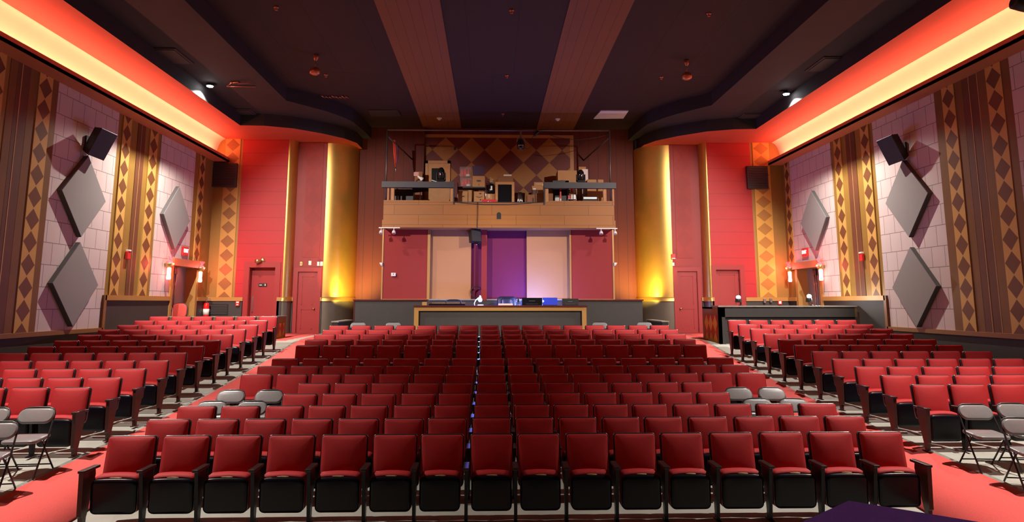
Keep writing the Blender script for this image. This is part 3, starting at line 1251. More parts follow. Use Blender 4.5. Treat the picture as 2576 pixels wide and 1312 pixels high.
sconce(424, 672, WL, 1, 'glowing red wall sconce left of the left exit door', 0)
sconce(503, 682, WL, 1, 'glowing red wall sconce between left exit door and corner', 1)
sconce(1988, 682, WR, -1, 'glowing red wall sconce between right exit door and corner', 2)
sconce(2066, 676, WR, -1, 'glowing red wall sconce right of the right exit door', 3)

for px, py, W, sg, lab in ((322, 641, WL, 1, 'red fire alarm strobe between diamond strips of left wall'), (2168, 646, WR, -1, 'red fire alarm strobe between diamond strips of right wall')):
    c = at(px, py, X=W + sg * .05)
    t = thing('fire_alarm', lab, 'fire alarm', (W + sg * .016, c.y, c.z), 0, 'red fire alarm strobes')
    b = MB('alarm_red')
    b.box(0, sg * .07, -.075, .075, -.11, .09, 0, .012)
    b.build('housing', t)
    b = MB('white_plastic')
    b.box(0, sg * .085, -.06, .06, .09, .13, 0, .01)
    b.build('strobe_lens', t)


def rear_box(name, label, cat, px, py, w, h, d, Y, m1, extra=None, group=None):
    c = at(px, py, Y=Y)
    b = MB(m1, *([extra[0]] if extra else []))
    b.box(-w / 2, w / 2, -d, 0, -h / 2, h / 2, 0, min(w, h, d) * .15)
    if extra:
        for q in extra[1]:
            b.box(q[0], q[1], -d - .004, -d + .002, q[2], q[3], 1)
    o = b.build(name, None, (c.x, Y, c.z))
    return tag(o, label, cat, group)


rear_box('fire_alarm_pull', 'small red fire alarm pull box on the black dado beside the recessed red door', 'fire alarm', 599, 763, .12, .16, .06, YB - .03, 'alarm_red',
         ('label_white', [(-.04, .04, .02, .06), (-.03, .03, -.05, -.02)]))
rear_box('switch_plate', 'small bronze switch plate above the left red panel door, leftmost of four', 'wall plate', 758, 663, .085, .13, .02, YB2, 'brass', ('black', [(-.01, .01, -.02, .02)]))
rear_box('switch_plate', 'blank cream wall plate alone above the left red panel door', 'wall plate', 780, 661, .09, .14, .02, YB2, 'label_white')
rear_box('switch_plate', 'cream wall plate of the pair beside the left gold column', 'wall plate', 801, 663, .08, .13, .02, YB2, 'label_white')
rear_box('switch_box', 'white plastic control box of the pair beside the left gold column', 'wall plate', 809.5, 663, .085, .14, .05, YB2, 'white_plastic')
rear_box('fire_alarm_pull', 'red alarm box with white strip above the right red panel door', 'fire alarm', 1693, 645, .13, .17, .06, YB2, 'alarm_red', ('label_white', [(-.06, .06, -.08, -.05)]))
rear_box('switch_plate', 'small white plastic plate under the red alarm box by the right column', 'wall plate', 1693, 664, .08, .11, .03, YB2, 'white_plastic')
rear_box('thermostat', 'small white box on the dark red panel under the loft', 'thermostat', 990, 690, .15, .11, .04, 22.16, 'white_plastic', ('print_dark', [(-.012, .012, -.005, .03)]))
rear_box('fire_alarm_pull', 'small red and white alarm box on the wall behind the bar', 'fire alarm', 1961, 761, .13, .13, .05, YB - .03, 'alarm_red', ('label_white', [(-.04, .04, -.03, .05)]))
for px, py in ((1922, 756), (1938, 755)):
    rear_box('wall_bracket', 'small grey metal bracket on the rail behind the bar, %s of the two' % ('left' if px < 1930 else 'right'), 'bracket', px, py, .07, .14, .09, YB - .06, 'steel', None, 'brackets behind the bar')

# vents high in the rear corners
for px0, px1, py0, py1, lab in ((532, 593, 410, 470, 'large dark louvred vent high in the left rear corner'), (1879, 1934, 417, 474, 'large dark louvred vent high in the right rear corner')):
    a, c = at(px0, py0, Y=YB - .12), at(px1, py1, Y=YB - .12)
    t = thing('air_vent', lab, 'vent', ((a.x + c.x) / 2, YB - .026, (a.z + c.z) / 2), 0, 'large louvred vents')
    w, h = (c.x - a.x) / 2, (a.z - c.z) / 2
    b = MB('print_dark')
    b.box(-w, w, -.1, 0, -h, h)
    b.build('vent_box', t)
    b = MB('grille')
    n = 9
    for k in range(n):
        z = -h + .06 + (2 * h - .12) * k / (n - 1)
        b.box(-w + .04, w - .04, -.115, -.10, z - .025, z + .02)
    b.build('louvres', t)
# dark low grille behind the left block
a, c = at(505, 764, Y=YB - .04), at(573, 792, Y=YB - .04)
t = thing('air_grille', 'black louvred grille low in the dado of the left rear corner', 'vent', ((a.x + c.x) / 2, YB - .03, (a.z + c.z) / 2))
w, h = (c.x - a.x) / 2, (a.z - c.z) / 2
b = MB('black')
b.box(-w, w, -.015, 0, -h, h)
b.build('vent_box', t)
b = MB('grille')
for k in range(6):
    z = -h + .05 + (2 * h - .1) * k / 5
    b.box(-w + .03, w - .03, -.03, -.015, z - .02, z + .015)
b.build('louvres', t)
# small lamp above the recessed red door
c = at(660, 657, Y=YB)
t = thing('door_lamp', 'small brass spotlight above the recessed red door', 'wall lamp', (c.x, YB, c.z))
b = MB('brass')
b.lathe([(.09, 0), (.09, -.02), (.05, -.05)], (0, 0, .03), 14, axis='Y')
b.build('wall_rose', t)
b = MB('brass')
b.T = Matrix.Translation((-.06, -.12, 0)) @ Matrix.Rotation(-.7, 4, 'Z')
b.lathe([(.04, .09), (.05, 0), (.065, -.12)], (0, 0, 0), 12, axis='Y')
b.build('lamp_head', t)

# fire extinguisher and banquet chair behind the left block
c = at(506, 795, Y=21.9)
t = thing('fire_extinguisher', 'red fire extinguisher with white label by the left corner dado', 'fire extinguisher', (c.x, 22.25, 1.92))
b = MB('extinguisher', 'label_white')
b.lathe([(.085, 0), (.09, .02), (.09, .40), (.07, .47), (.03, .50)], (0, 0, 0), 16)
b.build('cylinder', t)
b = MB('label_white')
b.lathe([(.0915, .12), (.0915, .30)], (0, 0, 0), 16)
b.build('label_band', t)
b = MB('black', 'steel')
b.lathe([(.03, .50), (.03, .55)], (0, 0, 0), 10)
b.box(-.02, .13, -.012, .012, .55, .575, 1)
b.box(-.02, .12, -.012, .012, .60, .62, 1)
b.tube([(-.03, 0, .53), (-.11, -.02, .48), (-.12, -.02, .22)], .014)
b.build('valve_and_hose', t)
b = MB('steel')
b.box(-.06, .06, .085, .24, .2, .3)
b.build('wall_bracket', t)


def banquet(x, y, z, rot, label):
    t = thing('banquet_chair', label, 'chair', (x, y, z), rot)
    b = MB('banquet_red', 'black')
    b.T = Matrix.Translation((0, .2, .72)) @ Matrix.Rotation(-.12, 4, 'X')
    b.slab(.44, .46, .06, .16, .02, .015, seg=6)
    b.build('backrest', t)
    b = MB('black')
    b.T = Matrix.Translation((0, .235, .72)) @ Matrix.Rotation(-.12, 4, 'X')
    b.slab(.48, .50, .03, .18, 0, .01, seg=6)
    b.build('back_frame', t)
    b = MB('banquet_red')
    b.T = Matrix.Translation((0, 0, .46)) @ Matrix.Rotation(-PI / 2, 4, 'X')
    b.slab(.44, .44, .08, .06, .02, .02)
    b.build('seat', t)
    for sx in (-1, 1):
        for sy in (-1, 1):
            b = MB('black')
            b.tube([(sx * .19, sy * .18, .43), (sx * .2, sy * .21, 0)], .014)
            b.build('leg', t)


c = at(460, 757, Y=20.9)
banquet(c.x, 20.5, 1.44, 0, 'red padded banquet chair with rounded back at left exit door')
c = at(422, 790, Y=20.4)
t = thing('walking_frame', 'low red seat with two chrome handles beside the left exit door', 'walker', (c.x, 20.2, 1.43))
b = MB('chrome', 'black')
for s in (-.16, .16):
    b.tube([(s, .1, 0), (s, .12, .78), (s, -.02, .92)], .018)
    b.tube([(s, -.02, .92), (s, -.12, .93)], .024, mi=1)
    b.tube([(s, -.25, 0), (s, .1, .6)], .014)
b.build('frame', t)
b = MB('banquet_red')
b.box(-.22, .20, -.3, .08, .54, .6, 0, .02)
b.build('seat', t)

# ------------------------------------------------------------------ ceiling fittings
for px, py, lab in ((1105, 299, 'white smoke detector on the left tan ceiling stripe'), (1403, 301, 'white smoke detector on the right tan ceiling stripe')):
    c = at(px, py, Z=ZC - .06)
    t = thing('smoke_detector', lab, 'smoke detector', (c.x, c.y, ZC - .02), 0, 'white smoke detectors')
    b = MB('white_plastic')
    b.lathe([(.085, 0), (.09, -.025), (.07, -.04)], (0, 0, 0), 16)
    b.build('base', t)
    b = MB('white_plastic')
    b.lathe([(.055, -.04), (.05, -.07), (.02, -.085)], (0, 0, 0), 14)
    b.build('sensor_dome', t)
for px, py, zc_, lab in ((695, 22, ZC, 'small copper sprinkler head near the top left of the ceiling'), (820, 191, ZC, 'small copper sprinkler head beside the left hanging globe'),
                         (1287, 30, ZC, 'small copper sprinkler head topmost on the black middle ceiling'), (1275, 193, ZC, 'small copper sprinkler head halfway along the black middle ceiling'),
                         (1783, 38, ZC, 'small copper sprinkler head near the top right of the ceiling'), (1664, 197, ZC, 'small copper sprinkler head beside the right hanging globe'),
                         (1265, 289, ZC, 'small dark sprinkler head above the loft on the black ceiling')):
    c = at(px, py, Z=zc_ - .04)
    b = MB('globe_copper')
    b.lathe([(.06, 0), (.05, -.025), (.015, -.03), (.015, -.06), (.035, -.065), (.03, -.075)], (0, 0, 0), 12)
    tag(b.build('sprinkler', None, (c.x, c.y, zc_)), lab, 'sprinkler', 'ceiling sprinkler heads')
for px, py, lab in ((795, 138, 'copper ball light hanging from the ceiling left of the stripes'), (1727, 151, 'copper ball light hanging from the ceiling right of the stripes')):
    c = at(px, py, Z=ZC)
    t = thing('hanging_light', lab, 'hanging lamp', (c.x, c.y, ZC), 0, 'copper hanging lights')
    b = MB('globe_copper')
    b.lathe([(.05, 0), (.07, -.03), (.06, -.10), (.02, -.16)], (0, 0, 0), 14)
    b.build('ceiling_rose', t)
    b = MB('globe_copper')
    b.tube([(0, 0, -.15), (-.01, 0, -.34)], .012)
    b.build('stem', t)
    b = MB('globe_copper')
    b.lathe([(.03, -.32), (.10, -.36), (.14, -.43), (.12, -.50), (.05, -.53)], (-.01, 0, 0), 18)
    b.build('globe', t)


def ceil_rect(name, label, cat, pts, z, m, th=.03, group=None):
    P = [at(x, y, Z=z) for x, y in pts]
    cx = sum(p.x for p in P) / 4
    cy = sum(p.y for p in P) / 4
    b = MB(m, 'grille')
    b.prism([(p.x - cx, p.y - cy) for p in P], -th, 0)
    o = b.build(name, None, (cx, cy, z))
    return tag(o, label, cat, group)


ceil_rect('ceiling_vent', 'pale square panel set in the dark ceiling right of the stripe', 'vent', [(1493, 297), (1512, 277), (1581, 277), (1568, 296)], ZC, 'white_plastic')
ceil_rect('ceiling_vent', 'dark square panel set in the dark ceiling left of the stripe', 'vent', [(934, 291), (926, 275), (1000, 275), (1010, 290)], ZC, 'grille')
for pts, lab in (([(570, 166), (566, 163), (632, 161), (640, 171)], 'long torn ceiling vent beside the left ledge'),):
    c = at(605, 170, Z=ZC)
    t = thing('ceiling_vent', lab, 'vent', (c.x - .1, c.y, ZO), 0)
    b = MB('globe_copper')
    b.tube([(-.35, .3, -.02), (.42, .3, -.02)], .015)
    b.tube([(-.35, .3, -.02), (-.05, -.1, -.04)], .012)
    b.build('frame', t)
    b = MB('globe_copper')
    b.tube([(-.12, -.05, -.03), (.1, -.1, -.03), (.16, -.05, -.06)], .02)
    b.tube([(.14, -.14, -.04), (.15, -.2, -.10)], .02)
    b.tube([(.2, -.16, -.08), (.42, -.05, -.04)], .01)
    b.build('loose_strip', t)
c = at(841, 242, Z=ZC)
t = thing('ceiling_vent', 'narrow broken copper vent in the ceiling between globe and loft', 'vent', (c.x, c.y, ZC))
b = MB('globe_copper')
for k in range(8):
    x = -.36 + k * .1
    b.tube([(x, -.12 + .05 * (k % 3), -.02), (x + .07, .1 - .05 * (k % 2), -.03)], .022)
b.build('torn_edge', t)
for px, py, lab in ((420, 139, 'dark square grille in the left black ceiling, nearer the stage'), (609, 284, 'dark square grille in the left black ceiling by the red corner'),
                    (2090, 160, 'dark square grille in the right black ceiling, nearer the stage'), (1891, 295, 'dark square grille in the right black ceiling by the red corner')):
    c = at(px, py, Z=ZO)
    t = thing('ceiling_speaker', lab, 'ceiling grille', (c.x, c.y, ZO), 0, 'dark square ceiling grilles')
    b = MB('print_dark')
    b.box(-.42, .42, -.5, .5, -.03, 0)
    b.build('frame', t)
    b = MB('grille')
    b.box(-.37, .37, -.45, .45, -.045, -.03)
    b.build('grille_panel', t)


# flood lamps at the edge of the black ceiling
def flood(px, py, Z, sg, label):
    c = at(px, py, Z=Z)
    t = thing('flood_light', label, 'flood light', (c.x, c.y, ZO), 0, 'bright white flood lights')
    h = ZO - c.z
    b = MB('black')
    b.box(-.03, .03, -.03, .03, -h + .05, 0)
    b.box(sg * .02, sg * .16, -.04, .04, -.03, 0)
    b.build('bracket', t)
    b = MB('black')
    b.lathe([(.04, -h + .06), (.10, -h + .045), (.105, -h + .02), (.098, -h + .02)], (0, 0, 0), 18)
    b.build('housing', t)
    b = MB('glow_white')
    b.lathe([(.085, -h + .02), (.075, -h), (.04, -h - .012)], (0, 0, 0), 18)
    b.build('bulb', t)
    return c


def flood_copy(src, y, label):
    r = copy_tree(src, tree_of(src), (src.location.x, y, ZO))
    tag(r, label)
    return r


pl = flood(528, 218, 8.115, 1, 'bright flood light hanging by the left red soffit')
pr_ = flood(1978, 238, 8.08, -1, 'bright flood light hanging by the right red soffit')

# stage lamp at the top right corner of the view
c = at(2572, 8, Y=7.0)
t = thing('stage_light', 'dark cylinder stage light cut by the top right corner', 'stage light', (c.x, c.y, c.z))
b = MB('speaker_black')
b.T = Matrix.Rotation(math.radians(12), 4, 'Y')
b.lathe([(.05, -.11), (.085, -.09), (.09, 0), (.09, .45)], (0, 0, 0), 16, axis='X')
b.build('housing', t)
b = MB('black')
b.tube([(.2, 0, .05), (.2, 0, ZO - c.z if c.x < 8 else ZS - c.z)], .02)
b.build('hanger', t)

# ------------------------------------------------------------------ loft (storage balcony) on the rear wall
YF = 21.6
ZL = 5.50
lx0, lx1 = -3.46, 3.95
t = thing('storage_loft', 'tan boarded storage loft with dark hand rails across the rear wall', 'loft', (0, YF, ZL))
LT = t


def lpt(p):
    return (p[0], p[1] - YF, p[2] - ZL)


b = MB('tan_front')
z0, z1 = 4.77, 5.62
b.box(lx0 + .02, lx1 - .02, 0, .06, z0 - ZL, 5.585 - ZL)
for xa, xb in ((lx0 + .02, -1.20), (1.66, lx1 - .02)):
    sgn = 1 if xa > 0 else -1
    b.prism([(xa, 5.58 - ZL), (xb, 5.58 - ZL), (xb - (0 if xa > 0 else .22), 5.645 - ZL), (xa + (.22 if xa > 0 else 0), 5.645 - ZL)], 0, .06, 'Y')
b.box(lx0 - .01, lx1 + .01, -.025, 0, z0 - ZL, 5.01 - ZL)
b.build('front_boards', t)
b = MB('black')
c = at(1255, 542, Y=YF - .005)
pts = [(c.x - .07, c.z - .11), (c.x + .07, c.z - .11)] + [(c.x + .07 * math.cos(a), c.z + .04 + .07 * math.sin(a)) for a in [PI * k / 8 for k in range(9)]]
b.prism([(x, z - ZL) for x, z in pts], -.004, .01, 'Y')
b.build('mouse_hole', t)
b = MB('tan_board')
b.box(lx0 + .02, lx1 - .02, .06, YR - YF, -.12, 0)
b.box(lx0 + .02, lx0 + .08, .06, YR - YF, z0 - ZL, .1)
b.box(lx1 - .08, lx1 - .02, .06, YR - YF, z0 - ZL, .1)
b.box(lx0 + .02, lx1 - .02, .06, YR - YF, z0 - ZL, z0 - ZL + .05)
b.build('platform', t)
for xa, xb in ((-3.51, -1.20), (1.67, 4.0)):
    b = MB('rail_purple')
    b.box(xa, xb, -.06, .08, 6.05 - ZL, 6.24 - ZL)
    b.build('hand_rail', t)
    xi = xb if xa < 0 else xa
    s = -1 if xa < 0 else 1
    b = MB('rail_purple')
    b.box(xi, xi + s * .035, -.03, .08, 0.02, 6.05 - ZL)
    b.build('rail_upright', t)
b = MB('rail_purple')
b.box(-1.20, 1.67, -.01, .09, 5.575 - ZL, 5.60 - ZL)
b.build('sill_board', t)
for px, w in ((976, .05), (987, .10), (1136, .09), (1376, .10), (1522, .10), (1543, .06)):
    x = at(px, 488, Y=YF).x
    b = MB('raw_wood')
    b.box(x - w / 2, x + w / 2, .03, .10, -.0, 6.05 - ZL)
    b.build('post', t)
# pipe frame
b = MB('pipe')
zt = 7.95
xp0, xp1 = at(972, 400, Y=YF).x, at(1535, 400, Y=YF).x
b.tube([(xp0, .05, .02), (xp0, .05, zt - ZL), ], .028)
b.tube([(xp1, .05, .02), (xp1, .05, zt - ZL + .03)], .028)
b.tube([(xp0, .05, zt - ZL), (xp1, .05, zt - ZL + .03)], .03)
for xa, s in ((xp0, 1), (xp1, -1)):
    b.tube([(xa, .05, zt - ZL - .2), (xa + s * .55, YR - YF - .02, 7.45 - ZL)], .025)
b.build('pipe_frame', t)
b = MB('black')
P = [at(x, y, Y=YF - .02) for x, y in ((1139, 507), (1170, 511), (1220, 514), (1280, 514), (1330, 511), (1368, 507))]
b.tube([lpt(p) for p in P], .009)
P = [at(x, y, Y=YF - .04) for x, y in ((1201, 508), (1200.5, 540), (1200, 574))]
b.tube([lpt(p) for p in P], .009)
b.build('cable', t)


# helper: a box standing on the loft floor (or on z), front face surveyed from the photo
def lbox(name, label, cat, px0, px1, pytop, Y, d, m, zb=ZL, pybot=None, bev=.006, extra=None, group=None, rot=0.):
    p0, p1 = at(px0, pytop, Y=Y), at(px1, pytop, Y=Y)
    if pybot is not None:
        zb = at(px0, pybot, Y=Y).z
    w, h = (p1.x - p0.x) / 2, p0.z - zb
    b = MB(m, *([extra[0]] if extra else []))
    b.box(-w, w, 0, d, 0, h, 0, bev)
    if extra:
        for q in extra[1]:
            b.box(q[0] * w, q[1] * w, -.004, .004, q[2] * h, q[3] * h, 1)
    o = b.build(name, None, ((p0.x + p1.x) / 2, Y, zb), rot)
    return tag(o, label, cat, group)


# loft door
a, c = at(1070, 404, Y=YR - .06), at(1133, 404, Y=YR - .06)
t = thing('door_7', None, None, ((a.x + c.x) / 2, YR - .045, ZL))
t['kind'] = 'structure'
w, h = (c.x - a.x) / 2, a.z - ZL
b = MB('raw_wood')
for s in (-1, 1):
    b.box(s * w, s * (w - .1), -.05, 0, 0, h)
b.box(-w, w, -.05, 0, h - .1, h)
b.build('door_frame', t)
b = MB('raw_wood', 'black')
w2 = w - .1
wx0, wx1, wz0, wz1 = -w2 + .13, w2 - .14, h - .95, h - .27
b.box(-w2, wx0, -.03, 0, 0, h - .1)
b.box(wx1, w2, -.03, 0, 0, h - .1)
b.box(wx0, wx1, -.03, 0, 0, wz0)
b.box(wx0, wx1, -.03, 0, wz1, h - .1)
b.build('door_leaf', t)
b = MB('black_gloss', 'white_plastic')
b.box(wx0, wx1, -.012, -.005, wz0, wz1)
b.prism([(wx0, wz0 + .24), (wx1, wz0 + .12), (wx1, wz0 + .14), (wx0, wz0 + .27)], -.02, -.012, 'Y', 1)
b.build('door_window', t)
b = MB('chrome')
b.lathe([(.012, 0), (.012, -.04), (.03, -.05), (.03, -.075), (.012, -.085)], (w2 - .06, -.03, .42), 12, axis='Y')
b.build('door_knob', t)

# wire shelf with bins and boxes
xs0, xs1 = at(1151, 480, Y=22.0).x, at(1222, 480, Y=22.0).x
zsh = at(1180, 468, Y=22.0).z
t = thing('wire_shelf', 'black wire shelf unit with silver posts on the loft', 'shelf', ((xs0 + xs1) / 2, 22.2, ZL))
w = (xs1 - xs0) / 2
b = MB('chrome')
for sx in (-1, 1):
    for sy in (-.18, .18):
        b.tube([(sx * w, sy, 0), (sx * w, sy, zsh - ZL + .12)], .016)
b.build('posts', t)
for z in (.12, zsh - ZL - .04):
    b = MB('black')
    b.box(-w, w, -.2, .2, z - .02, z + .02)
    b.build('shelf_board', t)


def bin_(label, px0, px1, pytop, pybot, Y, m, content, lid, zb):
    p0, p1 = at(px0, pytop, Y=Y), at(px1, pytop, Y=Y)
    h = p0.z - at(px0, pybot, Y=Y).z
    w = (p1.x - p0.x) / 2
    t = thing('storage_bin', label, 'storage bin', ((p0.x + p1.x) / 2, Y + .17, zb), 0, 'plastic storage bins on the loft shelf')
    b = MB(m)
    q = [[(sx * w * k, sy * .17 * k, z) for sx, sy in ((-1, -1), (1, -1), (1, 1), (-1, 1))] for k, z in ((.86, .0), (.97, h * .93), (.99, h * .93), (.88, .012))]
    b.rings(q, 0, True, True, False)
    b.build('tub', t)
    b = MB('clear_plastic' if lid else m)
    b.box(-w, w, -.18, .18, h * .93, h, 0, .008)
    b.build('lid', t)
    if content:
        b = MB(content, 'label_white')
        for k in range(3):
            x = -w * .5 + k * w * .5
            b.lathe([(.05, .03), (.06, h * .8)], (x, -.03 * (k % 2), 0), 10)
        b.lathe([(.07, .03), (.075, .10)], (w * .45, -.07, 0), 10, 1)
        b.build('contents', t)
    return h


h1 = bin_('clear plastic bin of red cups, lower of the pair on the shelf', 1157, 1187, 442, 467, 22.02, 'clear_plastic', 'red_cup', True, zsh - .02 + 0)
bin_('clear plastic bin of red cups, stacked on top of another bin', 1156, 1186, 416, 442, 22.02, 'clear_plastic', 'red_cup', True, zsh - .02 + h1)
o = lbox('cardboard_box', 'brown cardboard box with dark oval mark on top of the wire shelf', 'box', 1189, 1220, 442, 22.02, .36, 'cardboard', zsh - .02,
         extra=('print_dark', [(-.35, .3, .55, .62), (-.3, .35, .48, .54), (-.02, .05, .1, .3)]))
zb2 = at(1200, 442, Y=22.02).z
bin_('smoky grey plastic bin standing on the brown cardboard box', 1188, 1219, 416, 441, 22.02, 'smoke_plastic', None, False, zb2)
lbox('file_box', 'brown file box with dark hand hole on the lower wire shelf', 'box', 1153, 1177, 480, 22.02, .34, 'cardboard', ZL + .14, extra=('print_dark', [(-.25, .3, .48, .58)]), group='boxes on the lower wire shelf')
lbox('cardboard_box', 'narrow brown box beside the file box on the lower wire shelf', 'box', 1178.5, 1187, 478, 22.02, .3, 'cardboard', ZL + .14, group='boxes on the lower wire shelf')
lbox('cardboard_box', 'brown box with dark curved print on the lower wire shelf', 'box', 1192, 1219, 481, 22.02, .34, 'cardboard', ZL + .14,
     extra=('print_dark', [(-.6, -.3, .50, .55), (-.3, .3, .44, .50), (.3, .6, .50, .55), (.0, .4, .75, .85), (0.1, .4, .2, .3)]), group='boxes on the lower wire shelf')
lbox('cardboard_box', 'brown cardboard box with pale label between shelf and framed screen', 'box', 1223, 1245, 487, 22.0, .3, 'cardboard', extra=('tape', [(-.55, -.1, .7, .98)]))
zb3 = at(1230, 487, Y=22.0).z
t = thing('black_bag', 'black and clear bag piled on a cardboard box on the loft', 'bag', (at(1236, 487, Y=22.1).x, 22.14, zb3))
b = MB('black_gloss', 'label_white')
b.lathe([(.10, 0), (.14, .08), (.13, .22), (.09, .32), (.03, .40)], (0, 0, 0), 9)
b.box(-.02, .03, -.145, -.13, .12, .26, 1)
b.build('bag_body', t)
b = MB('clear_plastic')
b.lathe([(.05, .30), (.08, .37), (.03, .46)], (.02, 0, 0), 8)
b.build('bag_neck', t)
o = lbox('cardboard_box', 'small tan box tilted on its corner above the black bag', 'box', 1226, 1238, 446, 22.3, .12, 'cardboard', pybot=458)
o.rotation_euler = (0, math.radians(28), 0)
o = lbox('gift_box', 'flat red box with white script at the loft edge', 'box', 1212, 1249, 501, YF + .12, .24, 'alarm_red', extra=('label_white', [(-.2, -.12, .3, .7), (-.08, -.05, .3, .8), (0, .1, .3, .55), (.2, .23, .2, .7), (.28, .4, .3, .5)]))
# framed screen
a, c = at(1246, 457, Y=21.85), at(1294, 457, Y=21.85)
t = thing('framed_screen', 'black screen in a square raw wood frame on the loft', 'screen', ((a.x + c.x) / 2, 21.85, ZL))
w, h = (c.x - a.x) / 2, a.z - ZL
b = MB('raw_wood')
f = .085
b.box(-w, -w + f, 0, .3, 0, h)
b.box(w - f, w, 0, .3, 0, h)
b.box(-w + f, w - f, 0, .3, h - f, h)
b.box(-w + f, w - f, 0, .3, 0, f)
b.build('frame', t)
b = MB('black_gloss')
b.box(-w + f, w - f, .04, .06, f, h - f)
b.build('screen_glass', t)
o = lbox('storage_box', 'dark red brown box behind the framed screen on the loft', 'box', 1252, 1291, 442, 22.4, .4, 'cardboard_dark')
lbox('book', 'thin white book lying on the dark box behind the screen', 'book', 1267, 1287, 438.5, 22.45, .2, 'label_white', at(1252, 442, Y=22.4).z)
# stand bundle
c = at(1308, 500, Y=21.9)
t = thing('stand_bundle', 'bundle of chrome microphone stands leaning right of the framed screen', 'stand', (c.x, 21.95, ZL))
b = MB('chrome')
for k in range(4):
    b.tube([(-.09 + .06 * k, -.04 * (k % 2), 0), (-.03 + .025 * k, .05, .48)], .016)
b.build('tubes', t)
b = MB('black')
b.lathe([(.09, 0), (.10, .05), (.05, .2), (.04, .42)], (.05, .06, 0), 10)
b.build('base', t)
lbox('cardboard_box', 'brown cardboard box with dark print right of the stand bundle', 'box', 1326, 1346, 489, 21.85, .35, 'cardboard_dark', extra=('print_dark', [(.3, .7, .3, .7)]))
lbox('cardboard_box', 'wide low brown box behind the right loft post', 'box', 1347, 1391, 486, 21.95, .4, 'cardboard_dark')
lbox('craft_box', 'open box of papers standing on boxes left of the right rail', 'box', 1338, 1366, 467, 22.4, .3, 'cardboard', extra=('paper', [(-.8, -.3, .1, .9), (-.2, .1, .2, .8)]))
lbox('cardboard_box', 'small taped brown box on top of the open box', 'box', 1343, 1367, 457.5, 22.42, .26, 'cardboard', pybot=468, extra=('tape', [(-.6, .6, .45, .6), (.7, .95, .2, .6)]))
lbox('cardboard_box', 'big plain brown cardboard box behind the right loft rail', 'box', 1403, 1451, 428, 22.9, .6, 'cardboard')
lbox('black_case', 'black case standing in front of the big cardboard box', 'case', 1390, 1431, 453.5, 22.3, .35, 'black')
lbox('white_board', 'white upright board beside the right moving light', 'board', 1464, 1479, 425, 22.8, .05, 'paper')
lbox('cardboard_box', 'small orange brown box behind the white board', 'box', 1456, 1474, 419, 23.1, .3, 'cardboard')
lbox('cardboard_box', 'brown taped cardboard box at the right end of the loft', 'box', 1477, 1518, 451, 22.5, .6, 'cardboard', extra=('label_white', [(.1, .25, .86, .99)]))
t = thing('supply_rack', 'small rack of red and grey packets under the right rail', 'rack', (at(1439, 490, Y=22.2).x, 22.25, ZL))
b = MB('steel')
for s in (-.14, .14):
    b.tube([(s, 0, 0), (s, 0, .62)], .012)
for z in (.1, .3, .5):
    b.box(-.14, .14, -.05, .12, z - .008, z)
b.build('rack_frame', t)
b = MB('alarm_red', 'paper', 'steel')
for z in (.1, .3, .5):
    for k in range(3):
        b.box(-.13 + k * .09, -.06 + k * .09, -.06, .08, z, z + .12 + .02 * k, (k + int(z * 10)) % 3)
b.build('packets', t)
lbox('paint_tube', 'red and white tube standing under the right rail', 'tube', 1408, 1412, 474, 21.9, .05, 'alarm_red', extra=('label_white', [(-.8, .8, .05, .45)]))
lbox('tool_box', 'low grey and black equipment case under the right rail', 'case', 1466, 1503, 493, 21.9, .3, 'print_dark', extra=('steel', [(-.9, .9, .75, .9)]))
lbox('small_radio', 'small silver radio on the loft floor behind the rail', 'radio', 1396, 1407, 496, 21.85, .12, 'steel')
lbox('floor_monitor', 'black floor speaker behind the left loft rail', 'speaker', 993, 1040, 474, 22.4, .5, 'black')
lbox('wooden_panel', 'brown wooden board leaning left of the loft door', 'board', 1043, 1063, 431, 23.3, .06, 'cardboard_dark')
c = at(1047, 437, Y=23.25)
b = MB('paper', 'alarm_red')
b.box(-.085, .085, -.01, 0, -.06, .06)
for k in range(4):
    b.box(-.07 + .04 * k, -.048 + .04 * k, -.013, -.009, -.04, .04, 1)
tag(b.build('paper_notice', None, (c.x, 23.3, c.z)), 'small white notice with red marks left of the loft door', 'sign')
# music stand
c = at(1057, 476, Y=21.9)
t = thing('music_stand', 'black music stand tipped behind the left rail', 'music stand', (c.x, 21.95, ZL))
b = MB('black')
b.T = Matrix.Translation((0, 0, c.z - ZL)) @ Matrix.Rotation(-.12, 4, 'Y') @ Matrix.Rotation(.9, 4, 'X')
b.box(-.25, .25, -.01, .01, -.1, .1)
b.build('desk', t)
b = MB('black')
b.tube([(0, .02, 0), (0, .02, c.z - ZL)], .012)
for a in (0, 2.1, 4.2):
    b.tube([(0, .02, .12), (.18 * math.cos(a), .02 + .12 * math.sin(a), 0)], .009)
b.build('tripod', t)
# clip lamp on left rail
c = at(1060, 450, Y=YF)
t = thing('clip_lamp', 'small white clip lamp on the left loft rail', 'lamp', (c.x, YF + .0, 6.24))
b = MB('black')
b.tube([(-.16, 0, 0), (-.14, 0, .05), (-.04, 0, .08)], .02)
b.build('arm', t)
b = MB('white_plastic')
b.T = Matrix.Translation((.0, 0, .10)) @ Matrix.Rotation(math.radians(125), 4, 'Y')
b.lathe([(.03, -.14), (.035, -.06), (.055, -.02), (.07, .04), (.05, .06)], (0, 0, 0), 12)
b.build('shade', t)


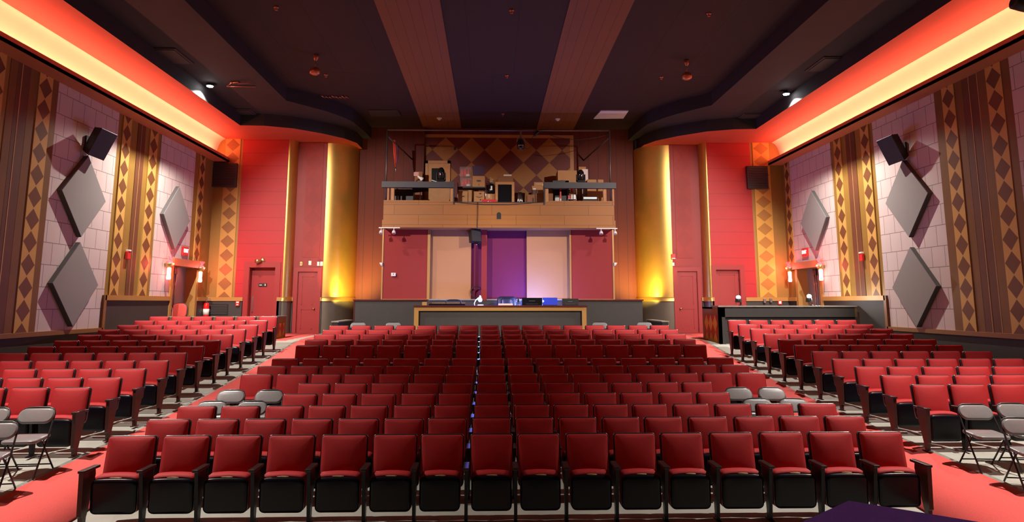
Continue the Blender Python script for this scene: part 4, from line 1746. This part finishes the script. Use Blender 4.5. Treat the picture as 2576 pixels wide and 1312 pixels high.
# moving head lights
def moving_head(px, pytop, pybot, Y, label, z=None):
    c = at(px, pybot, Y=Y)
    h = at(px, pytop, Y=Y).z - c.z
    t = thing('moving_light', label, 'stage light', (c.x, Y, c.z if z is None else z), 0, 'black moving head stage lights')
    b = MB('black_gloss')
    b.box(-.13, .13, -.02, .2, 0, .10, 0, .02)
    b.build('base', t)
    b = MB('black')
    for s in (-1, 1):
        b.box(s * .15, s * .12, .03, .15, .06, h * .65, 0, .01)
    b.build('yoke', t)
    b = MB('black_gloss', 'chrome')
    b.lathe([(.07, .08), (.115, .13), (.12, h * .6), (.10, h * .85), (.05, h)], (0, .09, 0), 14)
    for s in (-.05, .05):
        b.lathe([(.012, -.03), (.012, .0)], (s, -.0, h * .6), 8, 1, 'Y')
    b.build('head', t)


moving_head(1462, 424, 457.5, YF + .02, 'black moving stage light standing on the right loft rail', 6.24)
moving_head(1109, 420, 457.5, YF + .02, 'black moving stage light standing on the left loft rail', 6.24)
# hanging light on pipe
c = at(1310, 330, Y=YF + .05)
t = thing('hanging_stage_light', 'black stage light hanging from the loft pipe', 'stage light', (c.x, YF + .05, 7.93))
b = MB('steel')
b.box(-.03, .03, -.03, .03, -.20, .02)
b.tube([(-.12, 0, -.38), (-.11, 0, -.24), (0, 0, -.2), (.11, 0, -.24), (.12, 0, -.38)], .012)
b.build('yoke', t)
b = MB('black_gloss', 'chrome', 'blue_shell')
b.lathe([(.09, -.60), (.12, -.55), (.13, -.36), (.08, -.28)], (0, 0, 0), 14)
for s in (-.06, .0, .06):
    b.lathe([(.015, -.0), (.015, -.02)], (s, -.115, -.48), 8, 1, 'Y')
b.build('head', t)
b = MB('black')
P = [(.06, .02, -.52), (.22, .02, -.58), (.34, .02, -.45), (.38, .02, -.2), (.5, 0, .0)]
b.tube(P, .009)
P = [at(x, y, Y=YF + .03) for x, y in ((1362, 332), (1400, 345), (1450, 352), (1500, 346), (1533, 337))]
b.tube([(p.x - c.x, p.y - YF - .05, p.z - 7.93) for p in P], .009)
b.build('cable', t)
t = thing('pipe_clamp_light', 'thin black light clamped to the loft pipe right of centre', 'stage light', (at(1354, 335, Y=YF).x, YF, 7.92))
b = MB('black')
b.T = Matrix.Rotation(math.radians(40), 4, 'Y')
b.lathe([(.03, -.2), (.045, -.18), (.045, .0), (.03, .03)], (0, 0, 0), 10)
b.build('body', t)
b = MB('steel')
b.box(-.03, .03, -.02, .08, -.02, .06)
b.build('clamp', t)
# straps hanging from left brace
c = at(993, 352, Y=22.4)
t = thing('hanging_straps', 'orange red and purple straps hanging from the left pipe brace', 'strap', (c.x, 22.4, at(993, 352, Y=22.4).z))
b = MB('strap_red')
for k, (dx, l) in enumerate(((-.05, .85), (-.02, .95), (.01, .8))):
    b.tube([(dx, 0, 0), (dx + .03, .01 * k, -l * .5), (.04 + .008 * k, .01 * k, -l)], .016)
b.build('red_strap', t)
b = MB('strap_purple')
b.tube([(.06, .03, -.1), (.11, .03, -.4), (.08, .03, -.78)], .018)
b.build('purple_strap', t)
b = MB('steel')
b.tube([(.05, 0, -.92), (.07, 0, -1.08)], .02)
b.build('buckle', t)
c = at(1144, 372, Y=YR - .06)
rear_box('wall_socket', 'small black box on the painted diamonds above the bins', 'box', 1144, 373, .05, .11, .04, YR - .045, 'black')

# ------------------------------------------------------------------ room under the loft
YP = 22.2
b = MB('maroon_dark', 'maroon_panel', 'tan_panel', 'rail_gold', 'dado')


def xp(px, Y=YP):
    return at(px, 660, Y=Y).x


zp0, zp1 = 2.53, 4.78
b.box(-3.46, 3.92, 22.5, 22.7, 1.0, zp1)
bwall = struct(b.build('wall_booth'))
b = MB('maroon_panel')
b.box(xp(964), xp(1075), YP, YP + .06, zp0, zp1)
b.build('red_panel', bwall)
b = MB('maroon_panel')
b.box(xp(1437), xp(1541), YP, YP + .06, zp0, zp1)
b.build('red_panel', bwall)
b = MB('tan_panel')
b.box(xp(1083, 22.34), xp(1185, 22.34), 22.34, 22.39, zp0 - .0, zp1)
b.build('sliding_panel', bwall)
b = MB('tan_panel')
b.box(xp(1325, 22.34), xp(1433, 22.34), 22.34, 22.39, zp0 - .0, zp1)
b.build('sliding_panel', bwall)
b = MB('maroon_panel')
b.box(xp(1211), xp(1225), YP, YP + .12, 1.3, zp1)
b.build('red_post', bwall)
b = MB('rail_gold')
for p0, p1 in ((960.5, 964), (1075, 1082), (1433, 1437), (1541, 1545)):
    b.box(xp(p0), xp(p1), YP - .02, YP + .1, zp0, zp1)
b.box(xp(961), xp(1082), YP - .03, YP + .1, zp0 - .04, zp0)
b.box(xp(1433), xp(1545), YP - .03, YP + .1, zp0 - .04, zp0)
b.build('panel_frame', bwall)
b = MB('dado', 'strip_metal')
b.box(xp(961), xp(1545), 22.1, 22.5, ZFR, zp0 - .04)
b.box(xp(1082), xp(1212), 22.06, 22.4, zp0 - .04, zp0 - .0, 1)
b.box(xp(1225), xp(1433), 22.06, 22.4, zp0 - .04, zp0 - .0, 1)
b.build('booth_sill', bwall)

# low black wall left and right of the counter
YW = 21.0
for nm, p0, p1 in (('left', 891, 1074), ('right', 1440, 1616)):
    b = MB('dado', 'maroon_cap', 'rail_gold')
    x0, x1 = at(p0, 760, Y=YW).x, at(p1, 760, Y=YW).x
    b.box(x0, x1, YW, YW + .12, ZFR, 2.47)
    b.box(x0 - .03, x1 + .03, YW - .04, YW + .22, 2.47, 2.51, 1)
    b.box(x0 - .01, x0 + .02, YW - .012, YW, ZFR, 2.47, 2 if nm == 'x' else 1)
    if nm == 'left':
        b.box(at(1062, 760, Y=YW).x, x1, YW - .02, YW, ZFR, 2.44, 2)
    struct(b.build('wall_low_' + nm))

# counter
YCt = 20.2
cx0, cx1 = at(1042, 770, Y=YCt).x, at(1475, 770, Y=YCt).x
t = thing('control_counter', 'control desk counter with dark front, tan frame and maroon top', 'counter', ((cx0 + cx1) / 2, YCt, ZFR))
w = (cx1 - cx0) / 2
zt = 2.335 - ZFR
b = MB('maroon_cap')
b.box(-w - .03, w + .03, -.04, .78, zt - .045, zt, 0, .006)
b.build('counter_top', t)
b = MB('rail_gold')
b.box(-w, -w + .13, 0, .06, 0, zt - .045)
b.box(w - .13, w, 0, .06, 0, zt - .045)
b.box(-w + .13, w - .13, 0, .06, zt - .155, zt - .045)
b.build('front_frame', t)
b = MB('dado')
b.box(-w + .13, w - .13, .08, .12, 0, zt - .155)
b.box(-w, -w + .05, .06, .75, 0, zt - .045)
b.box(w - .05, w, .06, .75, 0, zt - .045)
b.build('front_panel', t)
ZCT = 2.335


def on_counter(px, Y):
    return at(px, 768, Y=Y).x


# desk lamp with blue bulb
x = on_counter(1204, 20.6)
t = thing('desk_lamp', 'gooseneck desk lamp with glowing blue bulb on the counter', 'desk lamp', (x, 20.6, ZCT))
b = MB('white_plastic')
b.lathe([(.09, 0), (.09, .015), (.03, .025)], (.06, 0, 0), 14)
b.build('base', t)
b = MB('white_plastic')
b.tube([(-.12, 0, .0), (-.13, 0, .06), (-.09, 0, .15), (-.01, 0, .22), (.03, 0, .24)], .011)
b.build('gooseneck', t)
b = MB('glow_blue')
b.lathe([(.03, .10), (.06, .13), (.065, .17), (.045, .22), (.02, .24)], (.045, -.0, 0), 14)
b.build('bulb', t)
b = MB('white_plastic')
b.lathe([(.025, .23), (.03, .27), (.01, .3)], (.045, 0, 0), 10)
b.build('socket', t)
LAMPX = x + .045
# office chair
x = at(1275, 755, Y=21.45).x
t = thing('office_chair', 'dark leather office chair behind the counter', 'office chair', (x, 21.5, ZFR))
b = MB('navy_leather')
b.T = Matrix.Translation((0, .12, 1.03)) @ Matrix.Rotation(-.1, 4, 'X')
b.slab(.62, .62, .12, .13, .03, .03, seg=5)
b.build('backrest', t)
b = MB('navy_leather')
b.T = Matrix.Translation((0, .06, 1.12)) @ Matrix.Rotation(-.1, 4, 'X')
b.slab(.36, .34, .10, .09, .03, .03, seg=5)
b.build('headrest_pad', t)
b = MB('navy_leather')
b.T = Matrix.Translation((0, -.12, .5)) @ Matrix.Rotation(-PI / 2, 4, 'X')
b.slab(.52, .5, .12, .1, .02, .03)
b.build('seat', t)
b = MB('black')
b.cyl((0, -.1, .12), .03, .34)
for k in range(5):
    a = 2 * PI * k / 5
    b.tube([(0, -.1, .13), (.28 * math.cos(a), -.1 + .28 * math.sin(a), .06)], .02)
    b.lathe([(.03, 0), (.03, .06)], (.28 * math.cos(a), -.1 + .28 * math.sin(a), 0), 8)
b.build('star_base', t)


# laptops and screens seen from behind
def laptop(px0, px1, pytop, Y, m, label, slot):
    p0, p1 = at(px0, pytop, Y=Y), at(px1, pytop, Y=Y)
    w, h = (p1.x - p0.x) / 2, p0.z - ZCT
    t = thing('laptop', label, 'laptop', ((p0.x + p1.x) / 2, Y, ZCT), 0, 'laptops on the counter')
    b = MB(m)
    b.box(-w, w, 0, .014, .01, h, 0, .004)
    b.build('lid', t)
    b = MB('black')
    b.box(-w, w, .012, .012 + .26, 0, .018)
    b.build('keyboard_base', t)
    if slot:
        b = MB('steel')
        b.box(-w * .3, w * .3, -.002, .002, h * .55, h * .6)
        b.box(-w * .6, w * .6, -.002, .002, h * .18, h * .2)
        b.build('badge', t)
    return t


laptop(1313, 1364, 748.5, 20.7, 'black_gloss', 'black laptop lid beside the office chair on the counter', True)
laptop(1365, 1402, 748, 20.78, 'blue_shell', 'bright blue laptop lid on the counter', False)
laptop(1414, 1455, 750.5, 20.65, 'black', 'black laptop lid at the right end of the counter', True)
x = on_counter(1367, 20.6)
b = MB('glow_led')
b.lathe([(.01, 0), (.022, .015), (.022, .035), (.01, .05)], (0, 0, 0), 10)
o = b.build('led_light', None, (x, 20.68, ZCT + .10))
tag(o, 'tiny bright blue LED in front of the blue laptop', 'light')
b = MB('black')
b.cyl((0, 0, -.10), .006, .10)
b.build('stem', o)
x0, x1 = on_counter(1079, 20.5), on_counter(1170, 20.5)
t = thing('mixing_desk', 'long black mixing keyboard lying at the left of the counter', 'mixing desk', ((x0 + x1) / 2, 20.6, ZCT))
w = (x1 - x0) / 2
b = MB('black_gloss')
b.prism([(-.15, 0), (.2, 0), (.2, .09), (-.15, .05)], -w, w, 'X')
b.build('body', t)
b = MB('steel')
for k in range(12):
    xx = -w + .1 + (2 * w - .2) * k / 11
    b.box(xx - .012, xx + .012, -.05, -.02, .06, .085)
b.build('faders', t)
t = thing('desk_gadget', 'low dark headset lying on the mixing keyboard', 'headset', (on_counter(1140, 20.6), 20.68, ZCT + .085))
b = MB('black')
b.tube([(-.22, 0, .02), (-.2, 0, .06), (-.1, 0, .08), (.1, 0, .08), (.2, 0, .06), (.22, 0, .02)], .014)
b.build('headband', t)
for s in (-.22, .22):
    b = MB('black')
    b.lathe([(.03, -.02), (.04, 0), (.03, .02)], (s, 0, .03), 10, axis='X')
    b.build('ear_cup', t)
x0, x1 = on_counter(1254, 20.4), on_counter(1290, 20.4)
b = MB('paper')
b.box(x0, x1, 20.35, 20.62, ZCT, ZCT + .055, 0, .004)
tag(b.build('paper_stack'), 'stack of white paper on the counter before the office chair', 'paper')
t = thing('desk_microphone', 'small dark microphone stand with blue glints beside the office chair', 'microphone', (on_counter(1304, 20.6), 20.62, ZCT))
b = MB('chrome')
b.lathe([(.05, 0), (.05, .012), (.012, .02), (.012, .1)], (0, 0, 0), 12)
b.tube([(-.06, 0, .13), (-.03, 0, .10), (.03, 0, .10), (.06, 0, .14)], .012)
b.build('stand', t)
b = MB('black')
b.lathe([(.02, .10), (.03, .16), (.03, .21), (.01, .23)], (0, 0, 0), 10)
b.build('microphone_head', t)
# speaker below the loft and coil of cable
c = at(1194, 592, Y=21.9)
t = thing('hanging_speaker', 'black speaker hung under the loft beside the red post', 'speaker', (c.x, 21.95, 4.76))
b = MB('speaker_black')
b.T = Matrix.Translation((-.02, 0, -.22)) @ Matrix.Rotation(.55, 4, 'Z') @ Matrix.Rotation(-.15, 4, 'X')
b.rings([[(x * k, d, z) for x, z in ((-.17, -.2), (.17, -.2), (.17, .17), (-.17, .17))] for k, d in ((1, -.15), (.65, .15))], 0, True, True, False)
b.build('cabinet', t)
b = MB('black')
b.box(-.02, .19, .1, .24, -.46, 0)
b.build('bracket', t)
b = MB('white_plastic')
b.lathe([(.012, 0), (.012, .02)], (.06, .08, -.5), 8)
b.build('status_light', t)
c = at(1199, 742, Y=22.3)
b = MB('black')
pts = []
for k in range(60):
    a = 2 * PI * k / 20
    pts.append((c.x + .185 * math.cos(a), 22.28 - .006 * (k // 20) * 2, 2.75 + .185 * math.sin(a)))
b.tube(pts, .016)
tag(b.build('cable_coil'), 'coil of black cable standing behind the blue lamp', 'cable')


# track spots at both ends of the loft underside
def track(px0, px1, heads, label):
    Y = 21.55
    p0, p1 = at(px0, 574, Y=Y), at(px1, 574, Y=Y)
    t = thing('track_light', label, 'track light', ((p0.x + p1.x) / 2, Y, 4.77), 0, 'white track lights under the loft')
    w = (p1.x - p0.x) / 2
    b = MB('white_plastic')
    b.box(-w, w, -.02, .02, -.03, 0)
    b.build('track', t)
    for hx in heads:
        x = at(hx, 574, Y=Y).x - (p0.x + p1.x) / 2
        b = MB('white_plastic')
        b.cyl((x, 0, -.11), .012, .09)
        b.T = Matrix.Translation((x, 0, -.15)) @ Matrix.Rotation(-.5, 4, 'X')
        b.lathe([(.03, .06), (.055, .02), (.06, -.05), (.05, -.055)], (0, 0, 0), 14)
        hd = b.build('spot_head', t)
        b = MB('chrome')
        b.T = Matrix.Translation((x, 0, -.15)) @ Matrix.Rotation(-.5, 4, 'X')
        b.lathe([(.045, -.056), (.03, -.05)], (0, 0, 0), 12)
        b.build('lens', hd)


track(953, 1006, (959, 991), 'white track light with two spots at the left loft end')
track(1500, 1553, (1512, 1547), 'white track light with two spots at the right loft end')
for px, s, lab in ((960, -1, 'small white shell lamp on the left edge of the booth'), (1547, 1, 'small white shell lamp on the right edge of the booth')):
    c = at(px, 664, Y=22.15)
    b = MB('white_plastic')
    rr = []
    for r, z in ((.02, -.07), (.07, -.03), (.11, .05)):
        rr.append([(s * r * math.sin(PI * k / 8), -.02 + r * .6 * -math.cos(PI * k / 8), z) for k in range(9)])
    b.rings(rr, 0, True, True)
    tag(b.build('shell_lamp', None, (c.x - s * .03, 22.2, c.z)), lab, 'wall lamp', 'white shell lamps')

# low slanted ends of the ramp walls behind the back row
for px0, px1, lab in ((835, 867, 'low black capped wall end behind the left of the back row'), (1681, 1640, 'low black capped wall end behind the right of the back row')):
    a, c = at(px0, 816, Y=18.75), at(px1, 804, Y=20.6)
    s = 1 if px0 < 1200 else -1
    t = thing('ramp_wall', lab, 'low wall', (a.x, 18.75, floor_z(a.x, 18.75)), 0, 'low ramp wall ends')
    zf = floor_z(a.x, 18.75)
    b = MB('black')
    b.box(0, s * .16, 0, 1.85, 0, 1.89 - zf)
    b.build('wall_body', t)
    b = MB('strip_metal')
    b.box(-s * .02, s * .18, -.02, 1.87, 1.89 - zf, 1.92 - zf)
    b.build('cap', t)

# ------------------------------------------------------------------ bar at the right and low partition at the left
YBar = 18.2
bx0, bx1 = at(1808, 768, Y=YBar).x, at(2152, 770, Y=YBar).x
t = thing('bar_counter', 'long dark bar counter behind the right block of seats', 'bar counter', (bx0, YBar, ZFR))
zt = 2.335 - ZFR
b = MB('dado', 'black')
b.box(0, bx1 - bx0, .0, .08, zt - .30, zt - .04)
b.box(.15, bx1 - bx0, .06, .10, zt - .36, zt - .30, 1)
b.box(0, .16, 0, .1, -.3, zt - .04)
b.box(.14, bx1 - bx0 - .1, .08, .14, -.3, zt - .36)
b.build('front_panel', t)
b = MB('strip_metal')
b.box(-.03, bx1 - bx0 + .02, -.05, .55, zt - .035, zt)
b.build('counter_top', t)
b = MB('rail_brown')
b.prism([(0, -.3), (1.45, -.25), (1.45, zt - .04), (0, zt - .04)], -.0, .07, 'X')
b.build('end_panel', t)
b = MB('harlequin')
b.box(-.012, .0, 0, 1.08, 0, .92)
b.build('harlequin_panel', t, (0, .16, -.10))
b = MB('black')
b.box(.0, .12, .55, 1.45, zt - .09, zt - .04)
b.build('side_top', t)
b = MB('brass')
b.box(bx1 - bx0 - .03, bx1 - bx0 + .03, -.01, .0, zt - .30, zt - .05)
b.build('end_strip', t)
for px, pt, pb, lab, Y in ((1859, 740, 768, 'small black desk lamp at the left of the bar', 18.5), (2037, 737, 768, 'small black desk lamp on the bar before the right exit', 18.5)):
    x = at(px, 760, Y=Y).x
    h = at(px, pt, Y=Y).z - 2.335
    t = thing('bar_lamp', lab, 'desk lamp', (x, Y, 2.335), 0, 'black desk lamps on the bar')
    b = MB('black')
    b.lathe([(.06, 0), (.06, .012), (.01, .02)], (.05, 0, 0), 12)
    b.tube([(.05, 0, .01), (.07, 0, h * .5), (.02, 0, h * .8)], .009)
    b.build('stem', t)
    b = MB('black')
    b.lathe([(.085, h * .28), (.075, h * .55), (.03, h * .85), (.02, h)], (-.02, 0, 0), 14)
    b.build('shade', t)
    b = MB('glow_lamp')
    b.lathe([(.055, h * .62), (.062, h * .8), (.035, h * .9)], (-.02, -.03, 0), 12)
    b.build('bulb', t)
# left partition
c = at(716, 797, Y=20.4)
x = at(716, 797, Y=20.2).x
t = thing('low_partition', 'low brown partition with harlequin end behind the left block', 'partition', (x, 19.15, ZFR - .05))
zt = at(716, 797, Y=19.6).z - ZFR + .05
b = MB('rail_brown')
b.box(-.08, 0, 0, 1.2, -.1, zt)
b.box(-3.1, -.08, .0, .08, -.1, zt)
b.build('panel_board', t)
b = MB('strip_metal')
b.box(-.1, .03, -.02, 1.22, zt, zt + .03)
b.box(-3.1, -.1, -.02, .10, zt, zt + .03)
b.build('top_cap', t)
b = MB('harlequin')
b.box(0, .012, 0, .90, 0, .60)
b.build('harlequin_panel', t, (0, .1, .02))

# ------------------------------------------------------------------ dark carpeted box on the stage, bottom right
zt = 1.62
A = at(2127, 1254, Z=zt)
B1, B2 = at(1985, 1318, Z=zt), at(2490, 1313, Z=zt)
u = Vector((B1.x - A.x, B1.y - A.y)).normalized()
v = Vector((B2.x - A.x, B2.y - A.y)).normalized()
t = thing('stage_box', 'dark carpeted stage box with purple-lit colour in the bottom right foreground', 'stage box', (A.x, A.y, .95))
n = zt - .95
q = [Vector((0, 0)), u * .8, u * .8 + v * .9, v * .9]
b = MB('purple_lit_carpet')
b.prism([(p.x, p.y) for p in q], .02, n, 'Z')
bmesh.ops.bevel(b.bm, geom=list(b.bm.edges), offset=.018, segments=3, affect='EDGES')
b.build('carpeted_body', t)
b = MB('black')
m_ = (u * .8 + v * .9) / 2
for p in q:
    pp = p + (m_ - p) * .12
    b.lathe([(.03, 0), (.03, .03)], (pp.x, pp.y, 0), 10)
b.build('rubber_feet', t)


# ------------------------------------------------------------------ lights
def light(name, kind, loc, energy, color, **kw):
    L = bpy.data.lights.new(name, kind)
    L.energy = energy
    L.color = color
    for k, v in kw.items():
        if k != 'target':
            setattr(L, k, v)
    o = bpy.data.objects.new(name, L)
    C.objects.link(o)
    o.location = loc
    if 'target' in kw:
        d = Vector(kw['target']) - Vector(loc)
        o.rotation_euler = d.to_track_quat('-Z', 'Y').to_euler()
    return o


WH = (1, .92, .82)
SPOT = 3200
fl = [o for o in bpy.data.objects if o.name.startswith('flood_light')]
for k, src in enumerate(fl[:2]):
    sd = ('left', 'right')[k]
    flood_copy(src, 8.1, 'flood light above the %s block of seats, nearest the stage' % sd)
    flood_copy(src, 9.6, 'flood light above the %s block of seats, second from the stage' % sd)
for p, sg in ((pl, 1), (pr_, -1)):
    zl = p.z - .035
    light('flood_lamp', 'SPOT', (p.x, p.y, zl), SPOT * .75, WH, spot_size=math.radians(140), spot_blend=.9, shadow_soft_size=.022,
          target=(p.x + sg * .6, p.y - .2, zl - 7.0))
    light('flood_lamp', 'SPOT', (p.x, 8.1, zl), SPOT * 1.2, WH, spot_size=math.radians(88), spot_blend=.7, shadow_soft_size=.03,
          target=(p.x + sg * .9, 7.6, zl - 7.0))
    light('flood_lamp', 'SPOT', (p.x, 9.6, zl), SPOT * 1.75, WH, spot_size=math.radians(54), spot_blend=.45, shadow_soft_size=.03,
          target=(p.x + sg * 3.0, 20.0, 2.9))
for sg, w in ((1, WL), (-1, WR)):
    A_ = light('cove_lamp', 'AREA', (w + sg * .24, 9.9, ZU + .06), 500, (1, .25, .15), shape='RECTANGLE', size=.10, size_y=24.6)
    A_.rotation_euler = (PI, sg * math.radians(-12), 0)
for x, sg in ((-4.42, 1), (4.80, -1)):
    light('column_uplight', 'SPOT', (x, 22.2, 2.42), 760, (1, .68, .13), spot_size=math.radians(100), spot_blend=.9, shadow_soft_size=.05,
          target=(x - sg * .26, 23.2, 3.25))
light('blue_bulb', 'POINT', (LAMPX, 20.45, ZCT + .17), 170, (.16, .20, 1), shadow_soft_size=.06)
light('blue_led', 'POINT', (on_counter(1347, 20.6), 21.35, ZCT + .10), 230, (.12, .22, 1), shadow_soft_size=.03)

for px, e in ((1859, 6), (2037, 45)):
    light('bar_bulb', 'POINT', (at(px, 752, Y=18.5).x + (.25 if e > 10 else 0), 18.62, 2.335 + .24), e, (1, .95, .88), shadow_soft_size=.04)

light('added_box_spot', 'SPOT', (2.2, .6, 7.2), 320, (.42, .26, 1), spot_size=math.radians(32), spot_blend=.6, shadow_soft_size=.08, target=(1.5, 1.9, 1.6))  # unseen violet spot, added to colour the stage box
w = bpy.data.worlds.new('world')
bpy.context.scene.world = w
w.use_nodes = True
bg = w.node_tree.nodes['Background']
bg.inputs[0].default_value = (.9, .45, .42, 1)
bg.inputs[1].default_value = .008

sc = bpy.context.scene
sc.view_settings.view_transform = 'Standard'
sc.view_settings.look = 'None'
sc.view_settings.exposure = 0
sc.view_settings.gamma = 1
sc.view_settings.use_curve_mapping = False
sc.cycles.max_bounces = 6
sc.cycles.diffuse_bounces = 3
sc.cycles.glossy_bounces = 3
sc.cycles.transparent_max_bounces = 8
sc.cycles.sample_clamp_indirect = 4
sc.cycles.use_denoising = True
